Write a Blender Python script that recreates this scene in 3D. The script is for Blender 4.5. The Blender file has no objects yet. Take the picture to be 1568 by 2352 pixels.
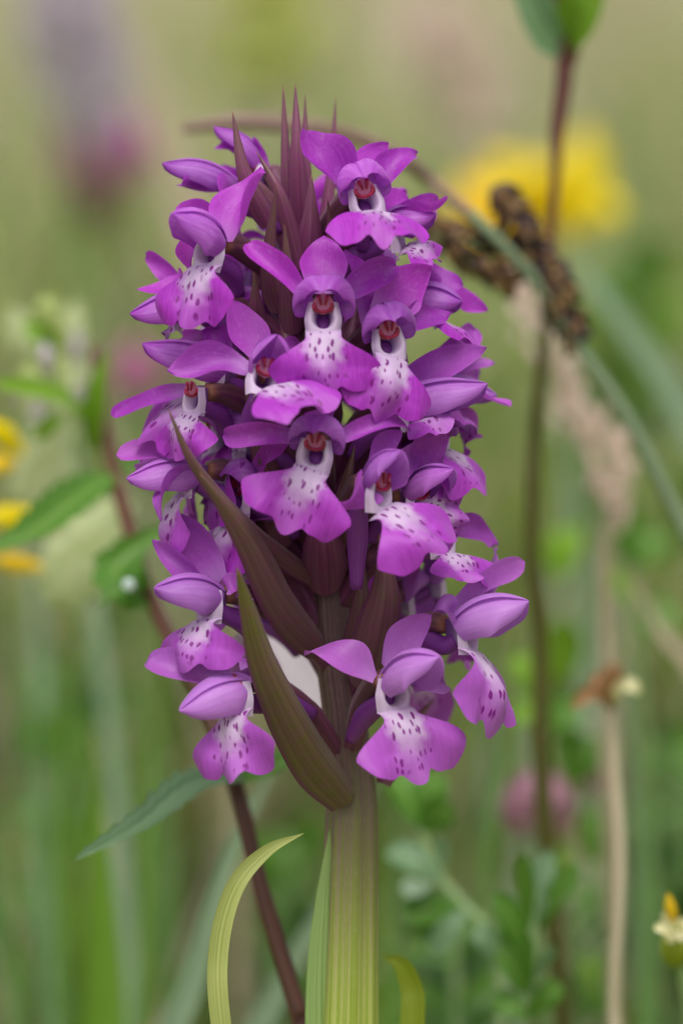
import bpy, math, random
import numpy as np
random.seed(7); rng = np.random.default_rng(7)
R = math.radians
scene = bpy.context.scene

# ------------------------------------------------------------------ camera
D = 500.0                    # mm from lens to the plane of the orchid's axis
FIELD = 128.0                # mm of that plane covered by the frame height
K = FIELD / 2352.0
ALPHA = R(9.0)               # lens tilted down
TARGET = np.array([0.0, 0.0, 250.0])
VX = np.array([1.0, 0, 0])
VU = np.array([0, math.sin(ALPHA), math.cos(ALPHA)])
VF = np.array([0, -math.cos(ALPHA), math.sin(ALPHA)])   # towards the camera
def W(v): v = np.asarray(v, float); return TARGET + v[..., 0:1]*VX + v[..., 1:2]*VU + v[..., 2:3]*VF
def V(px, py, dz=0.0):
    s = (D - dz)/D
    return np.array([(px-784)*K*s, (1176-py)*K*s, dz])
cam = bpy.data.cameras.new('camera'); camo = bpy.data.objects.new('camera', cam)
scene.collection.objects.link(camo); scene.camera = camo
camo.location = W(np.array([0, 0, D]))*0.001
camo.rotation_euler = (R(90)-ALPHA, 0, 0)
cam.sensor_fit = 'VERTICAL'; cam.sensor_height = 36; cam.lens = 36*D/FIELD
cam.clip_start = 0.01; cam.clip_end = 2000
cam.dof.use_dof = True; cam.dof.focus_distance = (D-13)*0.001; cam.dof.aperture_fstop = cam.lens/15.0
cam.dof.aperture_blades = 9
scene.render.resolution_x = 682; scene.render.resolution_y = 1024

# ------------------------------------------------------------------ light: bright overcast
SUN_EL, SUN_AZ = 66, 20
world = bpy.data.worlds.new('World'); scene.world = world; world.use_nodes = True
nt = world.node_tree; bg = nt.nodes['Background']
sky = nt.nodes.new('ShaderNodeTexSky'); sky.sky_type = 'NISHITA'; sky.sun_disc = False
sky.sun_elevation = R(SUN_EL); sky.sun_rotation = R(180+SUN_AZ); sky.dust_density = 4; sky.air_density = 1.2
hs = nt.nodes.new('ShaderNodeHueSaturation'); hs.inputs['Saturation'].default_value = 0.2
nt.links.new(sky.outputs[0], hs.inputs['Color']); nt.links.new(hs.outputs[0], bg.inputs[0])
bg.inputs[1].default_value = 0.115
sl = bpy.data.lights.new('sun', 'SUN'); sl.energy = 1.4; sl.angle = R(40); sl.color = (1, 0.96, 0.9)
so = bpy.data.objects.new('sun', sl); scene.collection.objects.link(so)
so.rotation_euler = (R(90-SUN_EL), 0, R(SUN_AZ))
so.location = (0, 0, 3)
scene.view_settings.view_transform = 'Standard'; scene.view_settings.look = 'None'
scene.view_settings.exposure = 0.6; scene.view_settings.gamma = 1.0
scene.render.engine = 'CYCLES'

# ------------------------------------------------------------------ material helpers
def srgb(r, g, b):
    f = lambda c: (c/255/12.92) if c/255 <= 0.04045 else ((c/255+0.055)/1.055)**2.4
    return (f(r), f(g), f(b), 1.0)
class N:
    def __init__(s, name):
        s.m = bpy.data.materials.new(name); s.m.use_nodes = True; s.t = s.m.node_tree
        s.t.nodes.clear(); s.out = s.t.nodes.new('ShaderNodeOutputMaterial')
    def n(s, kind, **kw):
        n = s.t.nodes.new('ShaderNode'+kind)
        for a, v in kw.items(): setattr(n, a, v)
        return n
    def put(s, sock, v):
        if isinstance(v, bpy.types.NodeSocket): s.t.links.new(v, sock)
        elif v is not None: sock.default_value = v
    def math(s, op, a, b=None, c=None, clamp=False):
        n = s.n('Math', operation=op, use_clamp=clamp)
        s.put(n.inputs[0], a); s.put(n.inputs[1], b); s.put(n.inputs[2], c); return n.outputs[0]
    def mix(s, f, a, b, blend='MIX'):
        n = s.n('MixRGB', blend_type=blend); s.put(n.inputs[0], f); s.put(n.inputs[1], a); s.put(n.inputs[2], b); return n.outputs[0]
    def ramp(s, x, lo, hi, smooth=True):
        n = s.n('MapRange', interpolation_type='SMOOTHSTEP' if smooth else 'LINEAR')
        s.put(n.inputs[0], x); n.inputs[1].default_value = lo; n.inputs[2].default_value = hi
        return n.outputs[0]
    def uv(s):
        n = s.n('UVMap'); x = s.n('SeparateXYZ'); s.t.links.new(n.outputs[0], x.inputs[0])
        return n.outputs[0], x.outputs[0], x.outputs[1]
    def objc(s):
        return s.n('TexCoord').outputs['Object']
    def vec(s, v, scale, off=None):
        n = s.n('Mapping'); s.put(n.inputs[0], v); n.inputs['Scale'].default_value = scale
        if off is not None: s.put(n.inputs['Location'], off)
        return n.outputs[0]
    def noise(s, v, scale, detail=2.0, rough=0.5):
        n = s.n('TexNoise'); s.put(n.inputs['Vector'], v); n.inputs['Scale'].default_value = scale
        n.inputs['Detail'].default_value = detail; n.inputs['Roughness'].default_value = rough
        return n.outputs[0]
    def prop(s, name):
        n = s.n('Attribute', attribute_type='OBJECT', attribute_name=name); return n.outputs['Fac']
    def rnd(s): return s.n('ObjectInfo').outputs['Random']
    def geo_tint(s, name='tint'):
        n = s.n('Attribute', attribute_type='GEOMETRY', attribute_name=name); return n.outputs['Color']
    def finish(s, col, rough=0.5, trans=0.3, tcol=None, bump=None, bstr=0.2, bdist=0.0002, spec=0.4, sheen=0.0, coat=0):
        p = s.n('BsdfPrincipled'); s.put(p.inputs['Base Color'], col); s.put(p.inputs['Roughness'], rough)
        s.put(p.inputs['Specular IOR Level'], spec)
        if sheen: p.inputs['Sheen Weight'].default_value = sheen; p.inputs['Sheen Roughness'].default_value = 0.4
        if bump is not None:
            b = s.n('Bump'); b.inputs['Strength'].default_value = bstr; b.inputs['Distance'].default_value = bdist
            s.put(b.inputs['Height'], bump); s.t.links.new(b.outputs[0], p.inputs['Normal'])
        last = p.outputs[0]
        if trans > 0:
            t = s.n('BsdfTranslucent'); s.put(t.inputs[0], tcol if tcol is not None else col)
            mx = s.n('MixShader'); mx.inputs[0].default_value = trans
            s.t.links.new(last, mx.inputs[1]); s.t.links.new(t.outputs[0], mx.inputs[2]); last = mx.outputs[0]
        s.t.links.new(last, s.out.inputs[0]); return s.m

def petal_material(name, deep, light, base, rough=0.42, vc=0.45, fd=0.7, rim=False):
    n = N(name); uvv, u, v = n.uv(); fade = n.prop('fade'); rnd = n.rnd()
    veins = n.noise(n.vec(uvv, (26, 1.6, 1)), 1.0, 3, 0.6)
    blot = n.noise(n.objc(), 320.0, 3, 0.6)
    thin = n.noise(n.vec(uvv, (70, 2.2, 1)), 1.0, 2, 0.5)
    c = n.mix(n.math('MULTIPLY_ADD', n.ramp(veins, 0.25, 0.8), vc, 0.25), deep, light)
    c = n.mix(n.math('MULTIPLY', n.ramp(thin, 0.52, 0.68), 0.28), c, deep)
    speck = n.noise(n.objc(), 1500.0, 2, 0.7); c = n.mix(n.math('MULTIPLY', n.ramp(speck, 0.5, 0.75), 0.16), c, srgb(214, 160, 228))
    c = n.mix(n.math('MULTIPLY', n.ramp(blot, 0.4, 0.7), 0.25), c, light)
    edge = n.ramp(n.math('ABSOLUTE', n.math('SUBTRACT', u, 0.5)), 0.40, 0.5)
    c = n.mix(n.math('MULTIPLY', edge, 0.55 if rim else 0.35), c, deep if rim else light)
    if rim: c = n.mix(n.math('MULTIPLY', n.ramp(v, 0.7, 1.0), 0.6), c, deep)
    bs = n.math('SUBTRACT', 1.0, n.ramp(v, 0.0, 0.34))
    c = n.mix(n.math('MULTIPLY', bs, 0.75), c, base)
    c = n.mix(n.math('MULTIPLY', fade, fd, clamp=True), c, srgb(192, 146, 214))
    h = n.n('HueSaturation'); n.put(h.inputs['Color'], c)
    n.put(h.inputs['Value'], n.math('MULTIPLY_ADD', rnd, 0.24, 0.88)); n.put(h.inputs['Hue'], n.math('MULTIPLY_ADD', rnd, 0.016, 0.492))
    fine = n.noise(n.objc(), 2600.0, 2, 0.6)
    bump = n.math('ADD', n.math('MULTIPLY', veins, 1.0), n.math('MULTIPLY', fine, 0.55))
    return n.finish(h.outputs[0], rough, 0.38, None, bump, 0.22, 0.00018, 0.4, 0.08)

M = {}
M['sepal'] = petal_material('sepal_tissue', srgb(154, 22, 166), srgb(198, 76, 214), srgb(200, 134, 214))
M['hood'] = petal_material('hood_tissue', srgb(158, 42, 180), srgb(212, 134, 230), srgb(174, 74, 196), vc=0.6, fd=1.0, rim=True)
M['bud'] = petal_material('bud_tissue', srgb(124, 14, 138), srgb(160, 46, 178), srgb(126, 30, 134))

def lip_material():
    n = N('lip_tissue'); uvv, u, v = n.uv(); fade = n.prop('fade'); rnd = n.rnd()
    # uv carries millimetres / 20 : u centred on 0.5
    x = n.math('MULTIPLY', n.math('SUBTRACT', u, 0.5), 20.0); y = n.math('MULTIPLY', v, 20.0)
    ax = n.math('ABSOLUTE', x)
    wob = n.math('MULTIPLY', n.math('SUBTRACT', n.noise(n.vec(uvv, (20, 20, 1)), 0.55, 2), 0.5), 2.2)
    off = n.math('MULTIPLY', rnd, 37.0)
    oc = n.n('CombineXYZ'); n.put(oc.inputs[0], off); n.put(oc.inputs[1], off)
    veins = n.noise(n.vec(uvv, (60, 7, 1)), 1.0, 3, 0.6)
    blot = n.noise(n.objc(), 260.0, 3, 0.6)
    purple = n.mix(n.math('MULTIPLY_ADD', n.ramp(veins, 0.2, 0.85), 0.6, 0.2), srgb(148, 14, 162), srgb(192, 60, 208))
    purple = n.mix(n.math('MULTIPLY', n.ramp(blot, 0.42, 0.7), 0.22), purple, srgb(176, 84, 200))
    purple = n.mix(n.math('MULTIPLY', fade, 0.5, clamp=True), purple, srgb(188, 138, 212))
    white = srgb(208, 182, 216)
    halfw = n.math('SUBTRACT', 2.35, n.math('MULTIPLY', y, 0.11))
    lat = n.math('SUBTRACT', 1.0, n.ramp(n.math('SUBTRACT', n.math('ADD', ax, wob), halfw), -0.9, 0.9))
    lon = n.math('SUBTRACT', 1.0, n.ramp(n.math('ADD', y, wob), 2.4, 7.2))
    mask = n.math('MULTIPLY', lat, n.math('MULTIPLY_ADD', lon, 0.86, 0.10))
    c = n.mix(mask, purple, white)
    # dashes in rough columns
    warp = n.n('MixRGB'); warp.inputs[0].default_value = 0.022
    nz = n.n('TexNoise'); n.put(nz.inputs['Vector'], uvv); nz.inputs['Scale'].default_value = 22
    n.put(warp.inputs[1], uvv); n.t.links.new(nz.outputs['Color'], warp.inputs[2])
    vo = n.n('TexVoronoi', feature='F1', voronoi_dimensions='2D')
    n.put(vo.inputs['Vector'], n.vec(warp.outputs[0], (26, 10, 1), oc.outputs[0])); vo.inputs['Scale'].default_value = 1.0
    vo.inputs['Randomness'].default_value = 0.9
    cellr = n.n('SeparateColor'); n.t.links.new(vo.outputs['Color'], cellr.inputs[0])
    rad = n.math('MULTIPLY_ADD', cellr.outputs[0], 0.19, 0.10)
    spot = n.math('SUBTRACT', 1.0, n.ramp(n.math('SUBTRACT', vo.outputs['Distance'], rad), -0.05, 0.06))
    zone = n.math('MULTIPLY', n.math('SUBTRACT', 1.0, n.ramp(n.math('ADD', ax, wob), 2.3, 2.9)),
                  n.math('MULTIPLY', n.ramp(y, 0.3, 0.7), n.math('SUBTRACT', 1.0, n.ramp(n.math('ADD', y, wob), 7.6, 8.6))))
    keep = n.ramp(cellr.outputs[1], 0.14, 0.18)
    spot = n.math('MULTIPLY', n.math('MULTIPLY', spot, zone), keep)
    c = n.mix(n.math('MULTIPLY', spot, 0.96), c, srgb(124, 0, 128))
    fine = n.noise(n.objc(), 2600.0, 2, 0.6)
    bump = n.math('ADD', n.math('MULTIPLY', veins, 1.0), n.math('MULTIPLY', fine, 0.55))
    return n.finish(c, 0.45, 0.28, None, bump, 0.22, 0.00018, 0.4, 0.08)
M['lip'] = lip_material()

def throat_material():
    n = N('throat_tissue'); uvv, u, v = n.uv()
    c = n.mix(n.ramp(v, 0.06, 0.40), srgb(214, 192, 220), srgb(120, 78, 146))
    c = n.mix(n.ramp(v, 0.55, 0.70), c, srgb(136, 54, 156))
    ln = n.noise(n.vec(uvv, (30, 1.5, 1)), 1.0, 2)
    c = n.mix(n.math('MULTIPLY', n.ramp(ln, 0.35, 0.75), 0.2), c, srgb(190, 130, 205))
    return n.finish(c, 0.45, 0.3, None, ln, 0.3, 0.0002)
M['throat'] = throat_material()
def column_material():
    n = N('column_tissue'); uvv, u, v = n.uv()
    c = n.mix(n.ramp(n.noise(n.objc(), 900.0, 2), 0.4, 0.65), srgb(132, 2, 44), srgb(176, 26, 84))
    return n.finish(c, 0.35, 0.1)
M['column'] = column_material()
def anther_material():
    n = N('column_face'); c = n.mix(n.noise(n.objc(), 900.0), srgb(196, 92, 136), srgb(220, 146, 184)); return n.finish(c, 0.4, 0.15)
M['anther'] = anther_material()

def bract_material():
    n = N('bract_tissue'); uvv, u, v = n.uv(); g = n.prop('green')
    veins = n.noise(n.vec(uvv, (11, 0.6, 1)), 1.0, 1, 0.4)
    mott = n.noise(n.objc(), 700.0, 3, 0.65)
    pur = n.mix(n.ramp(veins, 0.1, 0.95), srgb(114, 42, 90), srgb(144, 76, 116))
    grn = n.mix(n.ramp(veins, 0.1, 0.95), srgb(80, 78, 26), srgb(110, 104, 46))
    f = n.math('ADD', g, n.math('MULTIPLY', n.math('SUBTRACT', mott, 0.5), 0.9), clamp=True)
    f = n.math('ADD', f, n.math('MULTIPLY', n.ramp(v, 0.3, 0.95), 0.22), clamp=True)
    c = n.mix(f, pur, grn)
    edge = n.ramp(n.math('ABSOLUTE', n.math('SUBTRACT', u, 0.5)), 0.40, 0.49)
    c = n.mix(n.math('MULTIPLY', edge, 0.75), c, srgb(112, 44, 96))
    tip = n.ramp(v, 0.93, 1.0); c = n.mix(n.math('MULTIPLY', tip, 0.7), c, srgb(176, 120, 84))
    fine = n.noise(n.objc(), 3800.0, 2, 0.7)
    bump = n.math('ADD', n.math('MULTIPLY', veins, 0.35), n.math('MULTIPLY', fine, 0.4))
    return n.finish(c, 0.4, 0.22, None, bump, 0.5, 0.00025, 0.4, 0.15)
M['bract'] = bract_material()

def stem_material():
    n = N('orchid_stem'); uvv, u, v = n.uv()
    geo = n.n('NewGeometry'); sx = n.n('SeparateXYZ'); n.t.links.new(geo.outputs['Position'], sx.inputs[0])
    z = sx.outputs[2]
    str1 = n.noise(n.vec(uvv, (26, 0.5, 1)), 1.0, 2, 0.6)
    fine = n.noise(n.vec(uvv, (120, 220, 1)), 1.0, 2, 0.6)
    green = n.mix(n.ramp(str1, 0.38, 0.62), srgb(130, 148, 40), srgb(194, 204, 108))
    pur = n.mix(n.ramp(str1, 0.36, 0.64), srgb(70, 28, 56), srgb(112, 74, 86))
    h = n.math('ADD', z, n.math('MULTIPLY', n.math('SUBTRACT', str1, 0.5), 0.085))
    c = n.mix(n.math('MULTIPLY', n.ramp(h, 0.180, 0.224), 0.94), green, pur)
    c = n.mix(n.math('MULTIPLY', n.ramp(fine, 0.5, 0.8), 0.18), c, srgb(214, 214, 160))
    fl = n.n('TexVoronoi'); n.put(fl.inputs['Vector'], n.vec(uvv, (40, 60, 1))); fl.inputs['Scale'].default_value = 1
    c = n.mix(n.math('MULTIPLY', n.math('SUBTRACT', 1.0, n.ramp(fl.outputs['Distance'], 0.05, 0.10)), 0.5), c, srgb(88, 70, 30))
    bump = n.math('ADD', str1, n.math('MULTIPLY', fine, 0.35))
    return n.finish(c, 0.42, 0.06, None, bump, 0.6, 0.0004, 0.45)
M['stem'] = stem_material()

def leaf_material(name, a, b, rough=0.45, trans=0.3, vein=(14, 0.8), mid=None, prop=False):
    n = N(name); uvv, u, v = n.uv(); r = n.rnd()
    ve = n.noise(n.vec(uvv, (vein[0], vein[1], 1)), 1.0, 2, 0.55)
    c = n.mix(n.ramp(ve, 0.32, 0.7), a, b)
    mo = n.noise(n.objc(), 90.0, 3, 0.6); c = n.mix(n.math('MULTIPLY', n.ramp(mo, 0.42, 0.7), 0.3), c, b)
    if mid is not None:
        e = n.math('SUBTRACT', 1.0, n.ramp(n.math('ABSOLUTE', n.math('SUBTRACT', u, 0.5)), 0.02, 0.07)); c = n.mix(n.math('MULTIPLY', e, 0.7), c, mid)
    h = n.n('HueSaturation'); n.put(h.inputs['Color'], c); n.put(h.inputs['Value'], n.math('MULTIPLY_ADD', r, 0.3, 0.85))
    fine = n.noise(n.objc(), 2500.0, 2, 0.6)
    return n.finish(h.outputs[0], rough, trans, None, n.math('ADD', ve, n.math('MULTIPLY', fine, 0.4)), 0.4, 0.0003, 0.4)
M['leaf_pale'] = leaf_material('pale_leaf', srgb(150, 160, 78), srgb(192, 196, 128), vein=(30, 0.6))
M['leaf_lime'] = leaf_material('lime_leaf', srgb(122, 140, 20), srgb(160, 172, 44), vein=(20, 0.6))
M['leaf_sheath'] = leaf_material('sheath_leaf', srgb(120, 148, 80), srgb(160, 182, 116), vein=(20, 0.5))
M['leaf_green'] = leaf_material('green_leaf', srgb(66, 116, 26), srgb(100, 144, 52), mid=srgb(130, 160, 80))
M['leaf_blue'] = leaf_material('bluish_leaf', srgb(84, 124, 78), srgb(140, 168, 132), mid=srgb(130, 158, 110))
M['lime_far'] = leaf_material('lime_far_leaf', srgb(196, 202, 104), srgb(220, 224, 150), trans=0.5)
M['leaf_dark'] = leaf_material('dark_leaf', srgb(42, 84, 22), srgb(72, 112, 40), mid=srgb(96, 132, 62))
M['leaf_bright'] = leaf_material('bright_leaf', srgb(104, 148, 24), srgb(134, 170, 54))
M['blade_grey'] = leaf_material('grey_green_blade', srgb(124, 150, 120), srgb(158, 178, 148), vein=(10, 0.4))
M['blade_green'] = leaf_material('fresh_green_blade', srgb(92, 134, 24), srgb(122, 158, 52), vein=(10, 0.4))
M['blade_mid'] = leaf_material('mid_green_blade', srgb(84, 124, 60), srgb(116, 150, 84), vein=(10, 0.4))
M['straw'] = leaf_material('dry_straw', srgb(158, 144, 118), srgb(196, 182, 154), trans=0.1, vein=(16, 0.4))
M['brown_stem'] = leaf_material('brown_stem', srgb(58, 28, 16), srgb(98, 56, 36), trans=0.0, vein=(6, 12))
M['red_stem'] = leaf_material('red_stem', srgb(74, 30, 34), srgb(112, 62, 56), trans=0.0, vein=(6, 3))
M['olive_stem'] = leaf_material('olive_stem', srgb(66, 66, 26), srgb(98, 92, 42), trans=0.0, vein=(6, 3))
M['sedge_stem'] = leaf_material('sedge_stem', srgb(96, 116, 84), srgb(132, 148, 116), trans=0.0, vein=(6, 3))
M['green_stem'] = leaf_material('green_stem', srgb(96, 126, 70), srgb(138, 160, 108), trans=0.0, vein=(6, 3))
M['mauve_stem'] = leaf_material('mauve_stem', srgb(112, 84, 76), srgb(150, 122, 112), trans=0.0, vein=(6, 3))
M['rattle_bract'] = leaf_material('rattle_bract', srgb(158, 176, 92), srgb(196, 206, 138), trans=0.4)
M['calyx'] = leaf_material('pale_calyx', srgb(178, 190, 130), srgb(214, 220, 178), trans=0.4, vein=(9, 1.5))
M['yellow'] = leaf_material('yellow_petal', srgb(238, 206, 0), srgb(250, 228, 6), trans=0.35, vein=(12, 1))
M['orange_yellow'] = leaf_material('orange_yellow_petal', srgb(236, 186, 10), srgb(248, 214, 40), trans=0.35, vein=(12, 1))
M['pink'] = leaf_material('pink_floret', srgb(206, 110, 170), srgb(224, 160, 200), trans=0.35)
M['dusky'] = leaf_material('dusky_floret', srgb(192, 132, 158), srgb(216, 168, 186), trans=0.3)
M['magenta'] = leaf_material('magenta_floret', srgb(222, 110, 196), srgb(238, 164, 220), trans=0.3)
M['dark_bracts'] = leaf_material('dark_bracts', srgb(52, 24, 28), srgb(84, 40, 44), trans=0.0)
M['panicle'] = leaf_material('pinkish_panicle', srgb(206, 180, 166), srgb(232, 216, 200), trans=0.35)
M['mauve_panicle'] = leaf_material('mauve_panicle', srgb(196, 178, 194), srgb(214, 204, 212), trans=0.35)
M['cream'] = leaf_material('cream_petal', srgb(214, 208, 150), srgb(234, 228, 186), trans=0.35)
M['withered'] = leaf_material('withered_petal', srgb(150, 106, 70), srgb(186, 146, 108), trans=0.3)
M['dew'] = N('dew').finish(srgb(226, 236, 236), 0.08, 0.5)
def sedge_material():
    n = N('sedge_scales'); c = n.geo_tint(); return n.finish(c, 0.5, 0.05)
M['sedge'] = sedge_material()
def tint_material():
    n = N('meadow_tint'); c = n.geo_tint(); return n.finish(c, 0.5, 0.45)
M['tint'] = tint_material()
def ground_material():
    n = N('meadow_soil'); o = n.objc()
    c = n.mix(n.ramp(n.noise(o, 9.0, 5, 0.6), 0.35, 0.65), srgb(96, 108, 52), srgb(134, 130, 80))
    c = n.mix(n.math('MULTIPLY', n.ramp(n.noise(o, 1.3, 3, 0.6), 0.4, 0.65), 0.6), c, srgb(130, 150, 80))
    return n.finish(c, 0.9, 0.0, None, n.noise(o, 60.0, 4, 0.7), 0.6, 0.02)
M['ground'] = ground_material()

# ------------------------------------------------------------------ mesh helpers (everything in view-space millimetres)
def unit(v): v = np.asarray(v, float); return v/(np.linalg.norm(v)+1e-9)
def spline(ctrl, n):
    c = np.array(ctrl, float)
    if len(c) == 2: t = np.linspace(0, 1, n)[:, None]; return c[0]*(1-t)+c[1]*t
    c = np.vstack([2*c[0]-c[1], c, 2*c[-1]-c[-2]]); m = len(c)-3; out = []
    for q in np.linspace(0, m-1e-6, n):
        i = int(q); t = q-i; a, b, cc, d = c[i:i+4]
        out.append(0.5*((2*b)+(-a+cc)*t+(2*a-5*b+4*cc-d)*t*t+(-a+3*b-3*cc+d)*t**3))
    return np.array(out)
def spline1(vals, n):
    return np.interp(np.linspace(0, 1, n), np.linspace(0, 1, len(vals)), vals)
def new_obj(name, verts_w, faces, uvs, mat, parent, origin_w, tint=None):
    me = bpy.data.meshes.new(name); o_w = np.asarray(origin_w, float).reshape(3)
    me.from_pydata(((verts_w-o_w)*0.001).tolist(), [], faces)
    if uvs is not None:
        l = me.uv_layers.new(name='UVMap'); vi = np.empty(len(me.loops), int); me.loops.foreach_get('vertex_index', vi)
        l.data.foreach_set('uv', np.asarray(uvs, float)[vi].ravel())
    if tint is not None:
        a = me.color_attributes.new('tint', 'FLOAT_COLOR', 'POINT'); t = np.ones((len(verts_w), 4)); t[:, :3] = tint
        a.data.foreach_set('color', t.ravel())
    me.polygons.foreach_set('use_smooth', [True]*len(me.polygons)); me.materials.append(mat); me.update()
    o = bpy.data.objects.new(name, me); scene.collection.objects.link(o)
    o['ow'] = o_w.tolist()
    if parent is not None:
        o.parent = parent; o.location = (o_w-np.array(parent['ow']))*0.001
    else: o.location = o_w*0.001
    return o
def gfaces(nu, nv, closed=False):
    f = []
    for j in range(nv-1):
        for i in range(nu if closed else nu-1):
            i2 = (i+1) % nu; f.append((j*nu+i, j*nu+i2, (j+1)*nu+i2, (j+1)*nu+i))
    return f
def root(name, label, cat, at, group=None):
    o = bpy.data.objects.new(name, None); scene.collection.objects.link(o); o.empty_display_size = 0.01
    w = np.asarray(at, float).reshape(3); o.location = w*0.001; o['ow'] = w.tolist()
    o['label'] = label; o['category'] = cat
    if group: o['group'] = group
    return o
def prof(kind, v):
    v = np.clip(v, 0, 1)
    if kind == 'sepal': a = 0.42; lo = 0.42+0.58*np.sin(np.clip(v/a, 0, 1)*math.pi/2); return np.where(v < a, lo, np.clip(1-np.clip((v-a)/(1-a), 0, 1)**1.75, 0, 1)**0.72)
    if kind == 'strap': return (0.55+0.45*np.sin(np.clip(v/0.5, 0, 1)*math.pi/2))*np.sqrt(np.clip(1-(np.clip(v-0.72, 0, 1)/0.28)**2.4, 0, 1))
    if kind == 'diamond': a = 0.38; return np.where(v < a, 0.62+0.38*np.sin(v/a*math.pi/2), np.clip(1-((v-a)/(1-a))**1.55, 0, 1)**0.85)
    if kind == 'bract': a = 0.16; return np.where(v < a, 0.72+0.28*np.sin(v/a*math.pi/2), np.clip(1-((v-a)/(1-a)), 0, 1)**1.0*0.93+0.16*np.sqrt(np.clip(1-v, 0, 1))*np.clip(v*3, 0, 1))
    if kind == 'grass': return np.clip(1-v**6, 0, 1)*np.clip(1-0.5*v**3, 0, 1)
    if kind == 'leaf': return np.sin(np.pi*np.clip(v, 0, 1)**0.75)**0.8
    if kind == 'oval': return np.sqrt(np.clip(1-(2*v-1)**2, 0, 1))
    if kind == 'obov': return np.sqrt(np.clip(1-(2*np.clip(v, 0, 1)**1.5-1)**2, 0, 1))
def blade_pts(ctrl, width, nrm, kind='sepal', cup=0.25, nu=9, nv=22, twist=(0, 0), wave=0.04, serr=0, fold=0.0, curl=0.0):
    C = spline(ctrl, nv); T = np.gradient(C, axis=0); T /= np.linalg.norm(T, axis=1)[:, None]+1e-9
    v = np.linspace(0, 1, nv); w = width/2*prof(kind, v)
    if kind in ('sepal', 'strap', 'diamond'): w = w*(1+0.05*np.sin(v*5+random.uniform(0, 6))+0.03*np.sin(v*13+random.uniform(0, 6)))
    if serr: w = w*(1-0.26*np.abs(((v*serr) % 1.0)))
    nrm = unit(nrm); ph = random.uniform(0, 6.28); pts = []; uvs = []
    for j in range(nv):
        n = nrm-np.dot(nrm, T[j])*T[j]; n = unit(n); b = np.cross(T[j], n)
        a = R(twist[0]+(twist[1]-twist[0])*v[j]); n2 = n*math.cos(a)+b*math.sin(a); b2 = b*math.cos(a)-n*math.sin(a)
        for i in range(nu):
            u = -1+2*i/(nu-1)
            h = cup*w[j]*(u*u)+curl*width*max(0, v[j]-0.62)**2*4+fold*w[j]*abs(u)+wave*width*math.sin(ph+v[j]*7+u*2.2)*(0.3+0.7*abs(u))
            pts.append(C[j]+b2*u*w[j]*(1-0.12*abs(cup)*u*u)+n2*h); uvs.append((u*0.5+0.5, v[j]))
    return np.array(pts), uvs, gfaces(nu, nv)
def blade(name, ctrl, width, nrm, mat, parent, **kw):
    p, uv, f = blade_pts(ctrl, width, nrm, **kw); p = W(p)
    return new_obj(name, p, f, uv, mat, parent, p[:kw.get('nu', 9)].mean(0))
def tube_pts(ctrl, radii, ns=10, nv=20, ridges=0, ramp=0.1, flat=1.0):
    C = spline(ctrl, nv); T = np.gradient(C, axis=0); T /= np.linalg.norm(T, axis=1)[:, None]+1e-9
    r = spline1(radii, nv); ref = np.array([0.13, 0.1, 0.98]); pts = []; uvs = []
    L = np.concatenate([[0], np.cumsum(np.linalg.norm(np.diff(C, axis=0), axis=1))])
    for j in range(nv):
        n = ref-np.dot(ref, T[j])*T[j]
        if np.linalg.norm(n) < 0.05: n = np.array([1.0, 0, 0])
        n = unit(n); b = np.cross(T[j], n); ref = n
        for i in range(ns):
            a = 2*math.pi*i/ns; rr = r[j]*(1+ramp*math.cos(ridges*a)) if ridges else r[j]
            pts.append(C[j]+(n*math.cos(a)*flat+b*math.sin(a))*rr); uvs.append((1-2*abs(i/ns-0.5), L[j]/L[-1]))
    f = gfaces(ns, nv, True); k0 = len(pts); pts.append(C[0]); pts.append(C[-1]); uvs += [(0.5, 0), (0.5, 1)]
    for i in range(ns):
        f.append((k0, (i+1) % ns, i)); f.append((k0+1, (nv-1)*ns+i, (nv-1)*ns+(i+1) % ns))
    return np.array(pts), uvs, f
def tube(name, ctrl, radii, mat, parent, **kw):
    p, uv, f = tube_pts(ctrl, radii, **kw); p = W(p); return new_obj(name, p, f, uv, mat, parent, p[-2])
def merge(lst):
    P = []; U = []; F = []; o = 0
    for p, u, f in lst:
        P.append(p); U += list(u); F += [tuple(i+o for i in q) for q in f]; o += len(p)
    return np.vstack(P), U, F
def to_ground(v, drift=(0, 0)):
    """view-space point on the ground below a view-space point"""
    w = W(np.asarray(v, float)).reshape(3); g = np.array([w[0]+drift[0], w[1]+drift[1], -4.0]); return from_world(g)
def from_world(w):
    d = np.asarray(w, float)-TARGET; return np.array([d@VX, d@VU, d@VF])
def gw(v): 
    w = W(np.asarray(v, float)).reshape(3).copy(); return w

# ------------------------------------------------------------------ ground
def make_ground():
    n = 90; a = np.concatenate([-np.geomspace(400000, 60, 45), np.geomspace(60, 400000, 45)])
    X, Y = np.meshgrid(a, a, indexing='xy'); Z = 3*np.sin(X/170+1)*np.cos(Y/230)+2*np.sin(X/61)*np.sin(Y/77)
    P = np.stack([X, Y, Z-2], -1).reshape(-1, 3)
    o = new_obj('ground', P, gfaces(n, n), None, M['ground'], None, (0, 0, 0)); o['kind'] = 'structure'
make_ground()

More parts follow.
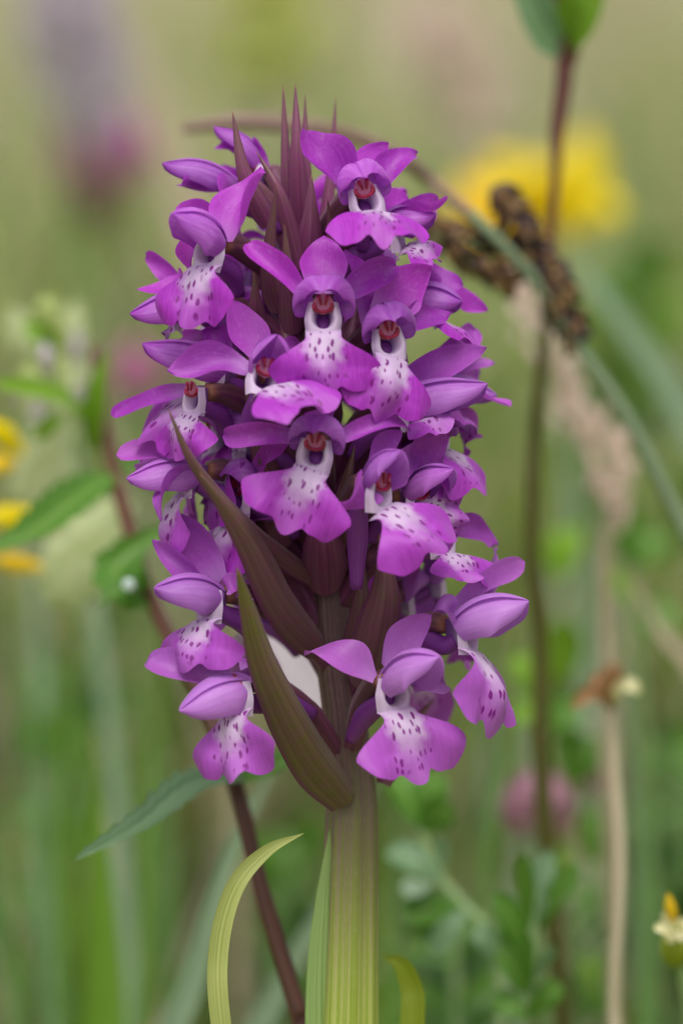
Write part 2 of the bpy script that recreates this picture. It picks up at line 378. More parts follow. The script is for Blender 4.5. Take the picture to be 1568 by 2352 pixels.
# meadow: far more blades than anyone could count
GREENS = [srgb(112, 142, 58), srgb(138, 156, 74), srgb(160, 168, 90), srgb(118, 144, 88), srgb(98, 130, 50), srgb(178, 180, 108)]
STRAWS = [srgb(200, 190, 156), srgb(214, 206, 176), srgb(184, 174, 138), srgb(196, 176, 164)]
def meadow(name, label, count, d0, d1, hmin, hmax, straw, seed, wmin=2.0, wmax=5.0, sx=0.45, tone=1.0):
    g = np.random.default_rng(seed); seg = 4
    d = d0+(d1-d0)*g.random(count)**1.35
    x = (g.random(count)*2-1)*(160+sx*(d+500)); y = d
    h = hmin+(hmax-hmin)*g.random(count)**1.3; w = wmin+(wmax-wmin)*g.random(count)
    w = w*(1+d/3500)
    az = g.random(count)*2*math.pi; lean = 0.10+0.55*g.random(count)**1.5; bend = 0.1+0.6*g.random(count)
    fa = g.random(count)*math.pi
    pal = np.array([c[:3] for c in GREENS]); pst = np.array([c[:3] for c in STRAWS])
    col = pal[g.integers(0, len(pal), count)]
    nx = np.sin(x/190+1.3)*np.cos(d/260)+np.sin(x/83+d/150)
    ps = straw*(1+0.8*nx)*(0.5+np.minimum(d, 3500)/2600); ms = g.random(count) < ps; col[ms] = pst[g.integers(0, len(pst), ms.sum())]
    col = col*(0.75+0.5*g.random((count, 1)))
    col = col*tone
    t = np.linspace(0, 1, seg+1); V_ = np.zeros((count, seg+1, 2, 3))
    for k, tt in enumerate(t):
        off = h*(lean*tt+bend*tt*tt*0.6); zz = h*tt*(1-0.28*bend*tt*tt)
        cx = x+np.cos(az)*off; cy = y+np.sin(az)*off
        hw = w/2*(1-tt**2.2)+0.05
        for s, sg in ((0, -1), (1, 1)):
            V_[:, k, s, 0] = cx+sg*np.cos(fa)*hw; V_[:, k, s, 1] = cy+sg*np.sin(fa)*hw; V_[:, k, s, 2] = zz-3
    verts = V_.reshape(-1, 3)*0.001; base = np.arange(count)[:, None]*(seg+1)*2
    q = np.concatenate([base+np.array([[2*k, 2*k+1, 2*k+3, 2*k+2]]) for k in range(seg)], 1).reshape(-1, 4)
    me = bpy.data.meshes.new(name); me.vertices.add(len(verts)); me.vertices.foreach_set('co', verts.ravel())
    me.loops.add(q.size); me.loops.foreach_set('vertex_index', q.ravel().astype(np.int32))
    me.polygons.add(len(q)); me.polygons.foreach_set('loop_start', np.arange(0, q.size, 4, dtype=np.int32))
    me.polygons.foreach_set('use_smooth', np.ones(len(q), bool))
    me.update(calc_edges=True); a = me.color_attributes.new('tint', 'FLOAT_COLOR', 'POINT')
    cc = np.ones((count, (seg+1)*2, 4)); cc[:, :, :3] = col[:, None, :]; a.data.foreach_set('color', cc.ravel())
    me.materials.append(M['tint']); o = bpy.data.objects.new(name, me); scene.collection.objects.link(o)
    o['kind'] = 'stuff'; o['label'] = label; o['category'] = 'grass'
    return o
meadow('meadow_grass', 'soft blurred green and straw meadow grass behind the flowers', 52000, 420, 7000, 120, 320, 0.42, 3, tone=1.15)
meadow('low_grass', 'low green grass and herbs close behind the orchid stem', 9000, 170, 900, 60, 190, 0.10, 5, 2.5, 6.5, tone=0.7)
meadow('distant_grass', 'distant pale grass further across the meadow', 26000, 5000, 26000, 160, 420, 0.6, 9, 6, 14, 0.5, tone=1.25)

# ------------------------------------------------------------------ the orchid
AX = [(2352, 797), (1850, 806), (1500, 772), (1200, 752), (1000, 735), (600, 705), (300, 690)]
def axis_x(py): ys = [a[0] for a in AX][::-1]; xs = [a[1] for a in AX][::-1]; return float(np.interp(py, ys, xs))
base_low = V(792, 2560, -3); gpt = to_ground(base_low, (2, -8))
orchid = root('orchid', 'tall purple orchid with a dense flower spike on a thick ribbed green stem', 'orchid', gw(gpt))
stem_ctrl = [gpt, 0.5*gpt+0.5*base_low, base_low, V(797, 2352), V(805, 1950), V(806, 1820), V(790, 1640), V(770, 1480), V(752, 1200), V(735, 1000), V(705, 600), V(692, 400)]
tube('stem', stem_ctrl, [4.2, 4.1, 4.0, 3.75, 3.3, 3.0, 2.6, 2.5, 2.3, 2.0, 1.4, 0.8], M['stem'], orchid, ns=72, nv=110, ridges=8, ramp=0.06)
# wing-like leaf sheath down the left of the stem, and the orchid's upper leaves
blade('leaf', [V(745, 2560, 1), V(738, 2352, 2), V(742, 2150, 2.5), V(758, 1900, 2.4)], 4.2, (0.25, 0, 1), M['leaf_sheath'], orchid, kind='grass', cup=-0.15, wave=0.01, nv=30)
blade('leaf', [V(560, 2700, 6), V(503, 2352, 12), V(498, 2180, 13), V(535, 2040, 13), V(610, 1955, 12), V(700, 1913, 11)], 3.0, (0.5, 0.15, 0.9), M['leaf_pale'], orchid, kind='grass', cup=0.35, wave=0.01, nv=40)
blade('leaf', [V(930, 2720, -8), V(948, 2352, -11), V(945, 2270, -12), V(920, 2215, -12), V(878, 2197, -12)], 3.3, (-0.2, 0.2, 1), M['leaf_lime'], orchid, kind='grass', cup=0.3, wave=0.01, nv=30)

def frame(yaw, pitch, roll):
    y, p, r = R(yaw), R(pitch), R(roll)
    F = np.array([math.sin(y)*math.cos(p), math.sin(p), math.cos(y)*math.cos(p)])
    U0 = unit(np.array([0, 1, 0])-F[1]*F) if abs(F[1]) < 0.98 else np.array([0, 0, -1.0]); R0 = np.cross(U0, F)
    return R0*math.cos(r)-U0*math.sin(r), U0*math.cos(r)+R0*math.sin(r), F
def lip_pts(base, tip, nrm, width, curl, seed, neck=2.1, asym=0.0, sag=1.0):
    g = random.Random(seed); d = tip-base; L = np.linalg.norm(d); t = unit(d); n = unit(nrm-np.dot(nrm, t)*t)
    nu, nv = 41, 30; hw = width/2; pts = []; uvs = []
    ph = [g.uniform(0, 6.28) for _ in range(5)]; tooth = g.uniform(0.9, 1.25); nd = g.uniform(0.8, 1.2)
    C = lambda q: base+d*q+n*(sag*L*0.16*4*q*(1-q)*0.9)
    for j in range(nv):
        tv = j/(nv-1)
        for i in range(nu):
            s = -1+2*i/(nu-1); a = abs(s)
            # outline: neck, broad rounded side lobes, a small tongue in the middle
            end = 0.90*(1-0.36*max(0, (a-0.52)/0.48)**2.3)*(1-0.06*nd*math.exp(-((a-0.27)/0.085)**2))+0.11*tooth*math.exp(-(a/0.17)**2.4)
            end *= 1+0.016*math.sin(7*s+ph[0])+0.006*math.sin(21*s+ph[1])+asym*s
            q = tv*end; yy = q*L
            k = min(1, max(0, (q-0.13)/0.44)); W_ = neck+(hw-neck)*(k*k*(3-2*k))**0.8 if q > 0.13 else neck
            x = s*W_
            fl = (x/hw)
            h = -curl*hw*0.42*fl*fl*(0.4+0.6*k)+0.10*hw*k*math.sin(3.1*fl+ph[2]+4*q)+0.05*hw*k*math.sin(8*fl+ph[3])*q
            h += 0.35*math.exp(-(x/1.0)**2)*(0.4+q)-0.25*math.exp(-((a-0.3)/0.1)**2)*k
            h += 0.30*hw*max(0, q-0.65)*math.sin(6*s+ph[4])+0.07*hw*max(0, q-0.7)*math.sin(15*s+ph[1])
            h -= 0.55*math.exp(-(q/0.045)**2)+0.5*max(0, a-0.6)**2/0.16*max(0, 1-q/0.2)
            pts.append(C(q)+np.cross(t, n)*x+n*h); uvs.append((x/20+0.5, yy/20*(9.6/max(L, 6))))
    return np.array(pts), uvs, gfaces(nu, nv)
def hood_pts(T, Rv, U, F, tip, wid, side, h=1.0, blunt=0.0, over=0):
    """one petal of the helmet: half of a pointed shell from the throat over to its tip"""
    nu, nv = 13, 20
    b = T+U*(0.9+0.5*blunt)-F*1.2; d = tip-b; L = np.linalg.norm(d)
    mid = b+d*0.45+U*(0.30*h*L+0.5)
    t = np.linspace(0, 1, nv)[:, None]; C = b*(1-t)**2+2*mid*t*(1-t)+tip*t*t
    C = C+U*(np.maximum(0, t-0.78)**2*9*(1-blunt)*0.9)
    Tn = np.gradient(C, axis=0); Tn /= np.linalg.norm(Tn, axis=1)[:, None]; pts = []; uvs = []
    for j in range(nv):
        v = j/(nv-1); nn = unit(U-np.dot(U, Tn[j])*Tn[j]+F*0.15); nn = unit(nn-np.dot(nn, Tn[j])*Tn[j]); bb = unit(np.cross(nn, Tn[j]))
        if np.dot(bb, Rv) < 0: bb = -bb
        k0 = 0.4+0.25*blunt; r = wid/2*(0.72+0.28*math.sin(min(1, v/0.4)*math.pi/2))*max(0, 1-max(0, (v-k0)/(1-k0))**1.9)**0.62+0.06
        for i in range(nu):
            a = i/(nu-1); phi = R(-10+(128-28*blunt*v)*a) if over == 0 else R(-52+34*v+(168-34*v)*a)
            rr = r*(1-0.20*math.exp(-((phi-0.02)/0.22)**2)+0.05*side)*(1+0.03*math.sin(9*v+side*2+4*a)); edge = 1+0.10*math.sin(a*3+v*6)*a
            rr *= 1+0.10*over*max(0, 1-abs(phi)/1.2)+0.02*over
            pts.append(C[j]+bb*(side*math.sin(phi)*rr*edge)+nn*((math.cos(phi)-1)*rr*0.95+(0.12+0.16*over)*r)); uvs.append((0.5+0.5*a*0.98, v))
    return np.array(pts), uvs, gfaces(nu, nv)
def bonnet_pts(T, Rv, U, F, wid, side, s, seed):
    """one petal of a helmet seen from the front: half of an open bonnet round the column"""
    nu, nv = 17, 18; pts = []; uvs = []; g = random.Random(seed); ph = g.uniform(0, 6.28); dip = g.uniform(0.6, 1.2)
    for j in range(nv):
        v = j/(nv-1); r = wid/2*(0.45+0.55*math.sin(min(1, v/0.5)*math.pi/2))*(1-0.30*max(0, v-0.5)**2*4)
        pm = R(132-58*v**1.6)
        for i in range(nu):
            a = i/(nu-1); phi = a*pm-R(6)
            fw = -1.3+4.6*v*(1-0.30*a*a)+0.12*math.sin(3*a+ph)
            rr = r*(1-0.13*math.exp(-(phi/0.28)**2))*(1+0.03*side+0.03*math.sin(5*a+6*v+ph))
            drop = 1.0*dip*max(0, v-0.45)**2*4*(1-0.5*a)
            pts.append(T+(F*fw+U*0.75)*s+Rv*side*math.sin(phi)*rr*s*0.98+U*(math.cos(phi)*rr*1.02-drop)*s); uvs.append((0.5+0.49*a, 0.25+0.75*v))
    return np.array(pts), uvs, gfaces(nu, nv)
NF = [0]
def flower(T, yaw=0, pitch=0, roll=0, s=1.0, lip=None, lipw=12.5, lipn=None, curl=0.5, sag=1.0, hood=None, hoodw=7.0, hoodh=1.0,
           ls=None, rs=None, ds=None, lsw=3.8, rsw=3.8, dsw=4.0, fade=0.0, spur=None, ov=True, kinds=('sepal', 'sepal', 'sepal'),
           show_lip=True, show_hood=True, show_throat=True, tw=(0, 0)):
    NF[0] += 1; sd = NF[0]; random.seed(100+sd)
    T = V(*T); Rv, U, F = frame(yaw, pitch, roll); pt = lambda p: V(*p) if p is not None else None
    # throat and spur in one tube: the flower's own mesh
    sp = pt(spur) if spur is not None else T-F*7.5*s-U*5.5*s
    nx_, ny_ = 25, 22; tp = []; tu = []
    for jy in range(ny_):
        y = 0.9-4.1*jy/(ny_-1)
        for ix in range(nx_):
            x = -1+2*ix/(nx_-1); X = x*2.25
            g_ = 1.0 if y > -1.2 else max(0.0, 1-((-1.2-y)/1.15)**2)
            wd = 0.95*math.sqrt(g_)+0.02; dep = 3.4*math.exp(-abs(X/wd)**3.2)*min(1, g_*2.2)
            lowc = max(0.0, (-1.5-y)/1.7); rim = -0.9*max(0, abs(x)-0.62)**2/0.145-0.15*lowc
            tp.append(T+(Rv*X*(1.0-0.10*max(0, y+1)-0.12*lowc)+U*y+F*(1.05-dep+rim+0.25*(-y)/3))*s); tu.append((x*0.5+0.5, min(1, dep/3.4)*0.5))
    th = (np.array(tp), tu, gfaces(nx_, ny_))
    sp_t = tube_pts([T-F*0.9*s-U*1.4*s, T-F*2.6*s-U*2.2*s, 0.5*(T-F*3.0*s-U*2.0*s)+0.5*sp+U*0.6, sp], [0.9*s, 1.15*s, 1.35*s, 0.75*s], ns=14, nv=18)
    sp_t = (sp_t[0], [(a, 0.7+0.3*b) for a, b in sp_t[1]], sp_t[2])
    p, uv, f = merge([th, sp_t])
    pw = W(p); fl = new_obj('flower', pw, f, uv, M['throat'], orchid, gw(T))
    def kid(o): o['fade'] = fade; return o
    fl['fade'] = fade
    # column: crimson horseshoe with a pale face and two slits
    ring = [T+F*0.9*s+Rv*(1.12*math.cos(a))*s+U*(0.45+0.75*math.sin(a))*s for a in np.linspace(R(155), R(385), 14)]
    kid(tube('column', ring, [0.2*s, 0.3*s, 0.2*s, 0.2*s, 0.3*s, 0.2*s], M['column'], fl, ns=8, nv=20))
    kid(blade('column_face', [T+F*0.4*s-U*0.6*s, T+F*0.6*s+U*0.4*s, T+F*0.8*s+U*2.0*s], 2.7*s, F, M['anther'], fl, kind='oval', cup=0.3, nu=7, nv=8, wave=0))
    for sg in (-1, 1):
        kid(tube('anther', [T+F*1.25*s+Rv*sg*0.22*s+U*0.45*s, T+F*1.35*s+Rv*sg*0.55*s+U*1.7*s], [0.14*s, 0.26*s], M['column'], fl, ns=6, nv=4))
    if show_lip:
        b = T-U*2.30*s+F*1.22*s; tip = pt(lip) if lip is not None else b-U*9.3*s+F*2.2*s
        nr = np.array(lipn, float) if lipn is not None else F
        p, uv, f = lip_pts(b, tip, nr, lipw*s, curl, sd, 2.15*s, random.uniform(-0.04, 0.04), sag); p = W(p)
        kid(new_obj('lip', p, f, uv, M['lip'], fl, p[:41].mean(0)))
    if show_hood:
        tip = pt(hood) if hood is not None else T+F*3.6*s+U*1.5*s
        for sg in (-1, 1):
            p, uv, f = bonnet_pts(T, Rv, U, F, hoodw, sg, s, sd) if hood is None else hood_pts(T, Rv, U, F, tip, hoodw*s*0.86, sg, hoodh*(1.5 if hood is None else 1), 1.0 if hood is None else 0.0, 1 if sg*yaw > 0 else 0); p = W(p)
            kid(new_obj('petal', p, f, uv, M['hood'], fl, p[:13].mean(0)))
    for k, (tp, w, sg) in enumerate(((ls, lsw, -1), (rs, rsw, 1))):
        b = T+Rv*sg*1.9*s+U*0.6*s-F*0.9*s
        if tp == 'no': continue
        tip = pt(tp) if tp is not None else b+(Rv*sg*6.6+U*6.0-F*1.5)*s
        d = tip-b; m = b+d*0.5+F*0.9*s+U*0.7*s
        kid(blade('sepal', [b, m, tip], w*s, F*0.8+U*0.25-Rv*sg*0.25, M['sepal'], fl, kind=kinds[k], cup=random.uniform(0.25, 0.75),
                  twist=(random.uniform(-10, 10), random.uniform(-35, 35)+tw[k]), wave=0.10, curl=random.uniform(-1.1, 1.1)))
    if ds != 'no':
        b = T+U*2.0*s-F*1.6*s; tip = pt(ds) if ds is not None else T+U*5.8*s+F*1.2*s
        d = tip-b; m = b+d*0.5-F*0.5*s+U*0.5*s
        kid(blade('sepal', [b, m, tip], dsw*s, F+U*0.2, M['sepal'], fl, kind=kinds[2], cup=random.uniform(0.15, 0.4), twist=(0, random.uniform(-16, 16)), wave=0.05, curl=random.uniform(-0.6, 0.6)))
    if ov:
        py = 1176-T[1]/K; ax = V(axis_x(py+150), py+165, 0); b = T-F*2.2*s+U*0.3*s
        ax = ax+unit([F[0], 0, F[2]])*1.4
        o = kid(tube('ovary', [ax, ax+(b-ax)*0.35+np.array([0, 2.2, 0]), ax+(b-ax)*0.8+np.array([0, 1.6, 0]), b], [1.0, 1.5, 1.5, 1.0], M['bract'], fl, ns=18, nv=20, ridges=6, ramp=0.10)); o['green'] = 0.12
    return fl
# --- the flowers one can tell apart, from the tip of the spike down
flower((742, 712, 19), 0, 2, 0, lip=(748, 917, 21), lipw=13.6, hoodw=7.6, ds=(745, 537, 15), dsw=6.0, ls=(563, 568, 17), rs=(932, 602, 15), lsw=3.4, rsw=4.2, kinds=('strap', 'sepal', 'diamond'))
flower((888, 770, 17), 20, 0, -8, lip=(872, 968, 20), lipw=12.6, ds=(986, 612, 12), dsw=6.4, ls=(797, 568, 10), rs=(1010, 735, 8), kinds=('sepal', 'sepal', 'diamond'))
flower((725, 1025, 20), -8, -6, 6, lip=(650, 1224, 23), lipw=14.2, ds=(735, 930, 16), dsw=4, ls=(503, 1008, 18), lsw=3.0, rs=(946, 968, 18), rsw=2.6, kinds=('strap', 'strap', 'sepal'), fade=0.1)
flower((607, 862, 19), 14, 22, 12, lip=(735, 955, 28), lipw=12.8, lipn=(0.1, 0.85, 0.55), curl=0.7, hood=(636, 775, 22), hoodw=6.2, ls=(392, 862, 17), lsw=5.0, ds=(526, 690, 15), dsw=5.2, rs=(700, 790, 10), fade=0.15)
flower((835, 448, 15), 12, 6, -14, lip=(880, 566, 25), lipw=12.6, lipn=(0.1, 0.8, 0.6), curl=0.5, ls=(697, 322, 13), lsw=6.6, rs=(964, 344, 10), rsw=4.0, ds=(880, 338, 8), kinds=('sepal', 'diamond', 'sepal'))
flower((487, 562, 16), -32, 2, 10, lip=(440, 762, 19), lipw=11.5, hood=(396, 498, 21), hoodw=7.4, ls=(418, 640, 9), rs=(616, 406, 13), rsw=6.4, ds=(400, 476, 12))
flower((525, 440, 3), -78, 0, 0, s=0.9, hood=(372, 382, 6), hoodw=5.6, hoodh=0.8, show_lip=False, ls=(408, 425, 8), lsw=4.0, rs=(520, 490, 8), rsw=4.5, ds='no')
flower((590, 395, -1), -60, 25, 0, s=0.8, hood=(488, 297, 0), hoodw=5.0, show_lip=False, ls=(500, 330, 0), rs=(570, 330, -2), ds='no')
flower((900, 525, 8), 72, 5, 0, hood=(1002, 500, 10), hoodw=6.4, rs=(1020, 470, 2), ls=(1022, 490, 11), lsw=3.4, ds=(950, 460, 4), lip=(1012, 598, 9), lipw=9)
flower((970, 690, 4), 62, 0, 0, hood=(1062, 700, 6), ds=(1060, 662, 2), dsw=5.5, lip=(1082, 806, 8), lipw=11, rs=(1092, 712, -2), ls=(990, 600, 4))
flower((925, 935, 10), 66, 6, 0, hood=(1120, 888, 13), hoodw=7.2, hoodh=0.5, ds=(1118, 800, 9), dsw=4.8, ls=(880, 830, 10), rs=(1098, 752, -1), lip=(1036, 985, 14), lipw=10.5, lipn=(0.5, 0.6, 0.5), kinds=('sepal', 'strap', 'sepal'), fade=0.25)
flower((1000, 905, 0), 78, 4, 0, hood=(1142, 915, 2), hoodw=6, ds=(1136, 832, -2), dsw=3.6, rs=(1100, 860, -6), ls=(1166, 945, 4), lsw=2.6, lip=(1075, 1010, 3), fade=0.3, kinds=('strap', 'sepal', 'sepal'))
flower((1000, 985, 5), 58, 0, 0, hood=(1045, 990, 10), hoodw=5, lip=(1098, 1150, 8), lipw=12, ds='no', rs=(1110, 1000, -4), ls='no', fade=0.15)
flower((866, 1118, 20), 46, -4, 4, hood=(920, 1042, 23), hoodw=6.2, lip=(1015, 1285, 23), lipw=13.6, curl=0.9, ds=(922, 988, 18), dsw=3.4, ls=(782, 1182, 22), lsw=5.2, rs=(960, 1030, 8), fade=0.15, spur=(818, 1350, 13))
flower((955, 1140, 11), 48, 0, 0, hood=(1042, 1085, 15), hoodw=6.2, ds=(1028, 984, 9), dsw=6, lip=(1065, 1190, 8), lipw=9, ls=(905, 1050, 11), rs=(1010, 1080, 4), fade=0.15)
flower((1010, 1225, 9), 46, 0, 0, show_hood=False, lip=(1092, 1345, 13), lipw=12, ds='no', ls='no', rs=(1125, 1250, 2), fade=0.2)
flower((1065, 1440, 12), 62, 0, 0, s=1.05, hood=(1214, 1388, 15), hoodw=7.8, hoodh=0.75, lip=(1130, 1690, 15), lipw=14, ds=(1203, 1288, 9), dsw=3.0, rs=(1138, 1258, 4), rsw=2.4, ls=(984, 1392, 14), lsw=3.6, spur=(930, 1480, 8), fade=0.55, kinds=('sepal', 'strap', 'strap'))
flower((900, 1575, 17), 26, -2, 0, s=1.05, hood=(1007, 1517, 22), hoodw=7.6, lip=(965, 1800, 20), lipw=14.2, ds=(988, 1412, 14), dsw=4.2, ls=(700, 1482, 16), lsw=4.8, rs=(1005, 1580, 8), spur=(805, 1700, 9), fade=0.5, kinds=('sepal', 'sepal', 'sepal'))
flower((548, 1580, 17), -36, -6, 0, s=1.05, hood=(412, 1640, 21), hoodw=6.6, hoodh=0.8, lip=(545, 1800, 20), lipw=12.4, ls=(334, 1528, 15), lsw=4.2, rs=(600, 1500, 8), ds=(600, 1500, 12), spur=(720, 1640, 8), fade=0.45, kinds=('strap', 'sepal', 'sepal'))
flower((486, 1372, 14), -44, 0, 0, hood=(354, 1358, 18), hoodw=7.0, hoodh=0.8, lip=(440, 1552, 17), lipw=14.4, ds=(380, 1180, 8), dsw=6.0, ls=(358, 1246, 11), lsw=3.0, rs=(574, 1358, 14), rsw=3.2, fade=0.3)
flower((505, 850, 9), -64, 4, 0, hood=(326, 796, 12), hoodw=6.6, hoodh=0.5, lip=(330, 1035, 9), lipw=10, ds=(470, 765, 6), ls=(420, 770, 2), rs='no')
flower((450, 905, 13), -42, 0, 0, s=0.85, show_hood=False, lip=(415, 1062, 15), lipw=12, ls=(268, 962, 8), lsw=3.2, rs='no', ds='no', kinds=('strap', 'sepal', 'sepal'))
flower((435, 1085, 9), -72, 0, 0, hood=(290, 1106, 12), hoodw=6.2, hoodh=0.6, ds=(267, 1041, 9), dsw=3.2, ls=(300, 1060, 3), rs=(348, 1182, 14), rsw=3.8, lip=(395, 1285, 9), lipw=10, fade=0.25, kinds=('sepal', 'sepal', 'strap'))
flower((440, 695, 7), -68, 0, 0, hood=(298, 728, 10), hoodw=6.2, hoodh=0.6, ls=(345, 582, 3), lsw=2.4, ds=(314, 676, 7), dsw=3.2, rs=(414, 628, 7), rsw=2.2, lip=(380, 770, 9), lipw=9, kinds=('strap', 'strap', 'sepal'))
# flowers round the back of the spike, seen only in glimpses
for (px, py, dz, yaw, fd) in [(650, 520, -9, 200, 0), (800, 560, -9, 160, 0), (600, 700, -13, 215, 0), (860, 760, -14, 140, 0), (560, 930, -14, 220, 0.1),
                               (900, 1010, -15, 150, 0.1), (740, 900, -17, 180, 0), (580, 1160, -14, 215, 0.1), (880, 1230, -15, 145, 0.2),
                               (590, 1400, -13, 225, 0.3), (930, 1480, -13, 140, 0.4), (740, 1170, -17, 180, 0.2), (560, 1010, 6, -75, 0), (560, 1130, 8, -60, 0), (500, 990, 0, -85, 0), (520, 1190, 2, -80, 0.1), (560, 800, -4, -100, 0), (860, 640, 0, 90, 0), (930, 1060, 0, 85, 0.1), (540, 640, 0, -95, 0), (560, 1290, 0, -85, 0.2), (930, 1370, -4, 95, 0.3), (1000, 1330, -6, 100, 0.3)]:
    flower((px, py, dz), yaw, 0, 0, fade=fd)

def bract(ctrl, wpx, green, nrm=(0, 0.15, 1), cup=-0.5, **kw):
    random.seed(int(ctrl[0][0]*7+ctrl[-1][1])); 
    o = blade('bract', [V(*c) for c in ctrl], wpx*K*(1.1 if wpx < 60 else 0.95), nrm, M['bract'], orchid, kind='bract', cup=cup, fold=-0.25, wave=0.02, nv=30, **kw); o['green'] = green; return o
bract([(690, 580, 3), (660, 400, 5), (650, 192, 3)], 44, 0.10)
bract([(690, 580, 4), (682, 360, 7), (678, 188, 5)], 48, 0.05)
bract([(708, 580, 2), (702, 400, 3), (700, 212, 1)], 40, 0.02)
bract([(742, 540, 2), (762, 380, 0), (771, 220, -2)], 30, 0.02)
bract([(622, 520, 8), (563, 400, 10), (533, 254, 9)], 52, 0.15)
bract([(690, 620, 9), (645, 450, 11), (588, 345, 9)], 40, 0.15)
bract([(640, 720, 9), (618, 600, 13), (635, 418, 16)], 52, 0.3)
bract([(672, 770, 12), (663, 650, 16), (653, 513, 18)], 60, 0.35)
bract([(588, 760, 12), (587, 700, 15), (584, 623, 17)], 44, 0.3)
bract([(700, 640, 8), (712, 530, 10), (715, 400, 9)], 88, 0.0)
bract([(758, 640, 8), (762, 560, 10), (752, 455, 12)], 40, 0.2)
bract([(808, 1840, 4.5), (712, 1710, 13), (622, 1540, 20), (575, 1400, 24), (544, 1302, 26)], 128, 0.72, nrm=(0.35, 0.2, 1))
bract([(745, 1490, 4), (660, 1385, 13), (585, 1250, 20), (520, 1160, 24), (454, 1080, 27)], 112, 0.42, nrm=(0.35, 0.2, 1))
bract([(730, 1330, 4), (580, 1215, 14), (450, 1065, 22), (384, 934, 25)], 62, 0.40, nrm=(0.3, 0.3, 1))
bract([(832, 1590, 4), (868, 1440, 10), (884, 1330, 12), (868, 1225, 11)], 124, 0.34)
bract([(650, 1260, 5), (615, 1090, 10), (585, 980, 11), (560, 880, 9)], 78, 0.32)
bract([(748, 1370, 4), (742, 1230, 11), (728, 1060, 9)], 118, 0.03)
bract([(780, 1260, 6), (790, 1140, 11), (815, 1020, 9)], 66, 0.45)
bract([(806, 1540, 2), (828, 1400, 6), (835, 1260, 5)], 72, 0.4)
bract([(880, 1800, 1), (905, 1740, 0), (960, 1650, -4), (1000, 1600, -6)], 44, 0.3)
bract([(900, 1380, 0), (940, 1290, -2), (960, 1200, -4)], 50, 0.3)
for (px, py, tx, ty, dz) in [(700, 900, 640, 720, 6), (770, 880, 820, 700, 6), (690, 760, 660, 600, 5), (760, 740, 800, 560, 4), (720, 1060, 660, 880, 5), (780, 1080, 850, 900, 5),
                             (730, 1180, 640, 1020, 4), (790, 1200, 900, 1050, 4), (700, 1420, 600, 1260, 3), (800, 1340, 900, 1200, 3), (760, 1000, 760, 800, 8), (680, 1320, 560, 1200, 5)]:
    bract([(px, py, 1), ((px+tx)/2, (py+ty)/2+10, dz+2), (tx, ty, dz)], 62, 0.1)

exec_background = True
# ------------------------------------------------------------------ neighbours in the meadow
def plant_stem(name, ctrl, radii, mat, parent, ground=True, **kw):
    if ground:
        a, b = np.array(ctrl[0]), np.array(ctrl[1]); ctrl = [a, a+(b-a)*0.35, a+(b-a)*0.7]+list(ctrl[1:]); radii = [radii[0]]*2+list(radii)
    return tube(name, ctrl, radii, mat, parent, **kw)
def serrated(name, ctrl, w, nrm, mat, parent, serr=9, **kw):
    return blade(name, ctrl, w, nrm, mat, parent, kind='leaf', serr=serr, nv=serr*6+1, nu=7, cup=0.25, fold=0.25, wave=0.03, **kw)
def ellipsoid(c, ax, n=12, m=9):
    pts = []; uvs = []
    for j in range(m):
        th = math.pi*j/(m-1)
        for i in range(n):
            a = 2*math.pi*i/n; d = np.array([math.sin(th)*math.cos(a), math.sin(th)*math.sin(a), math.cos(th)])
            pts.append(c+d[0]*ax[0]+d[1]*ax[1]+d[2]*ax[2]); uvs.append((i/n, j/(m-1)))
    return np.array(pts), uvs, gfaces(n, m, True)
def S(dz): return (D-dz)/D*K

# yellow rattle, left
g0 = V(712, 2440, -16); gr = to_ground(g0, (25, 10))
rat = root('yellow_rattle', 'yellow rattle plant with brown stem, pale puffed calyces and toothed leaves', 'wildflower', gw(gr))
plant_stem('stem', [gr, g0, V(690, 2340, -18), V(600, 2040, -24), V(545, 1820, -28), V(470, 1620, -36), V(345, 1370, -52), V(275, 1130, -68), V(235, 950, -80), V(215, 800, -88)],
           [1.5, 1.3, 1.25, 1.15, 1.1, 1.1, 1.1, 1.1, 1.0, 0.7], M['brown_stem'], rat, nv=60)
serrated('leaf', [V(560, 1790, -28), V(440, 1810, -22), V(320, 1900, -14), V(172, 1975, -8)], 5.8, (0.25, 0.9, 0.35), M['leaf_blue'], rat, 12)
serrated('leaf', [V(548, 1800, -28), V(640, 1760, -34), V(740, 1700, -44)], 5.0, (0.1, 0.8, 0.5), M['leaf_green'], rat, 9)
serrated('leaf', [V(262, 1090, -70), V(170, 1150, -60), V(80, 1215, -52), V(-40, 1275, -46)], 7.0, (0.3, 0.7, 0.6), M['leaf_green'], rat, 9)
serrated('leaf', [V(345, 1370, -52), V(300, 1350, -50), V(270, 1300, -54), V(395, 1200, -58)], 8.0, (0, 0.4, 0.9), M['leaf_green'], rat, 8)
serrated('leaf', [V(335, 1350, -52), V(300, 1340, -46), V(225, 1395, -42)], 4.2, (0, 0.8, 0.5), M['leaf_green'], rat, 7)
serrated('leaf', [V(222, 1040, -78), V(222, 960, -74), V(232, 880, -72), V(258, 805, -72)], 4.4, (-0.4, 0.1, 0.9), M['leaf_bright'], rat, 7)
serrated('leaf', [V(215, 1000, -80), V(150, 930, -72), V(60, 900, -66), V(-20, 880, -64)], 6.0, (0.1, 0.6, 0.7), M['leaf_bright'], rat, 7)
serrated('leaf', [V(255, 1110, -70), V(310, 1060, -80), V(345, 1130, -84)], 5.0, (0, 0.5, 0.8), M['leaf_green'], rat, 7)
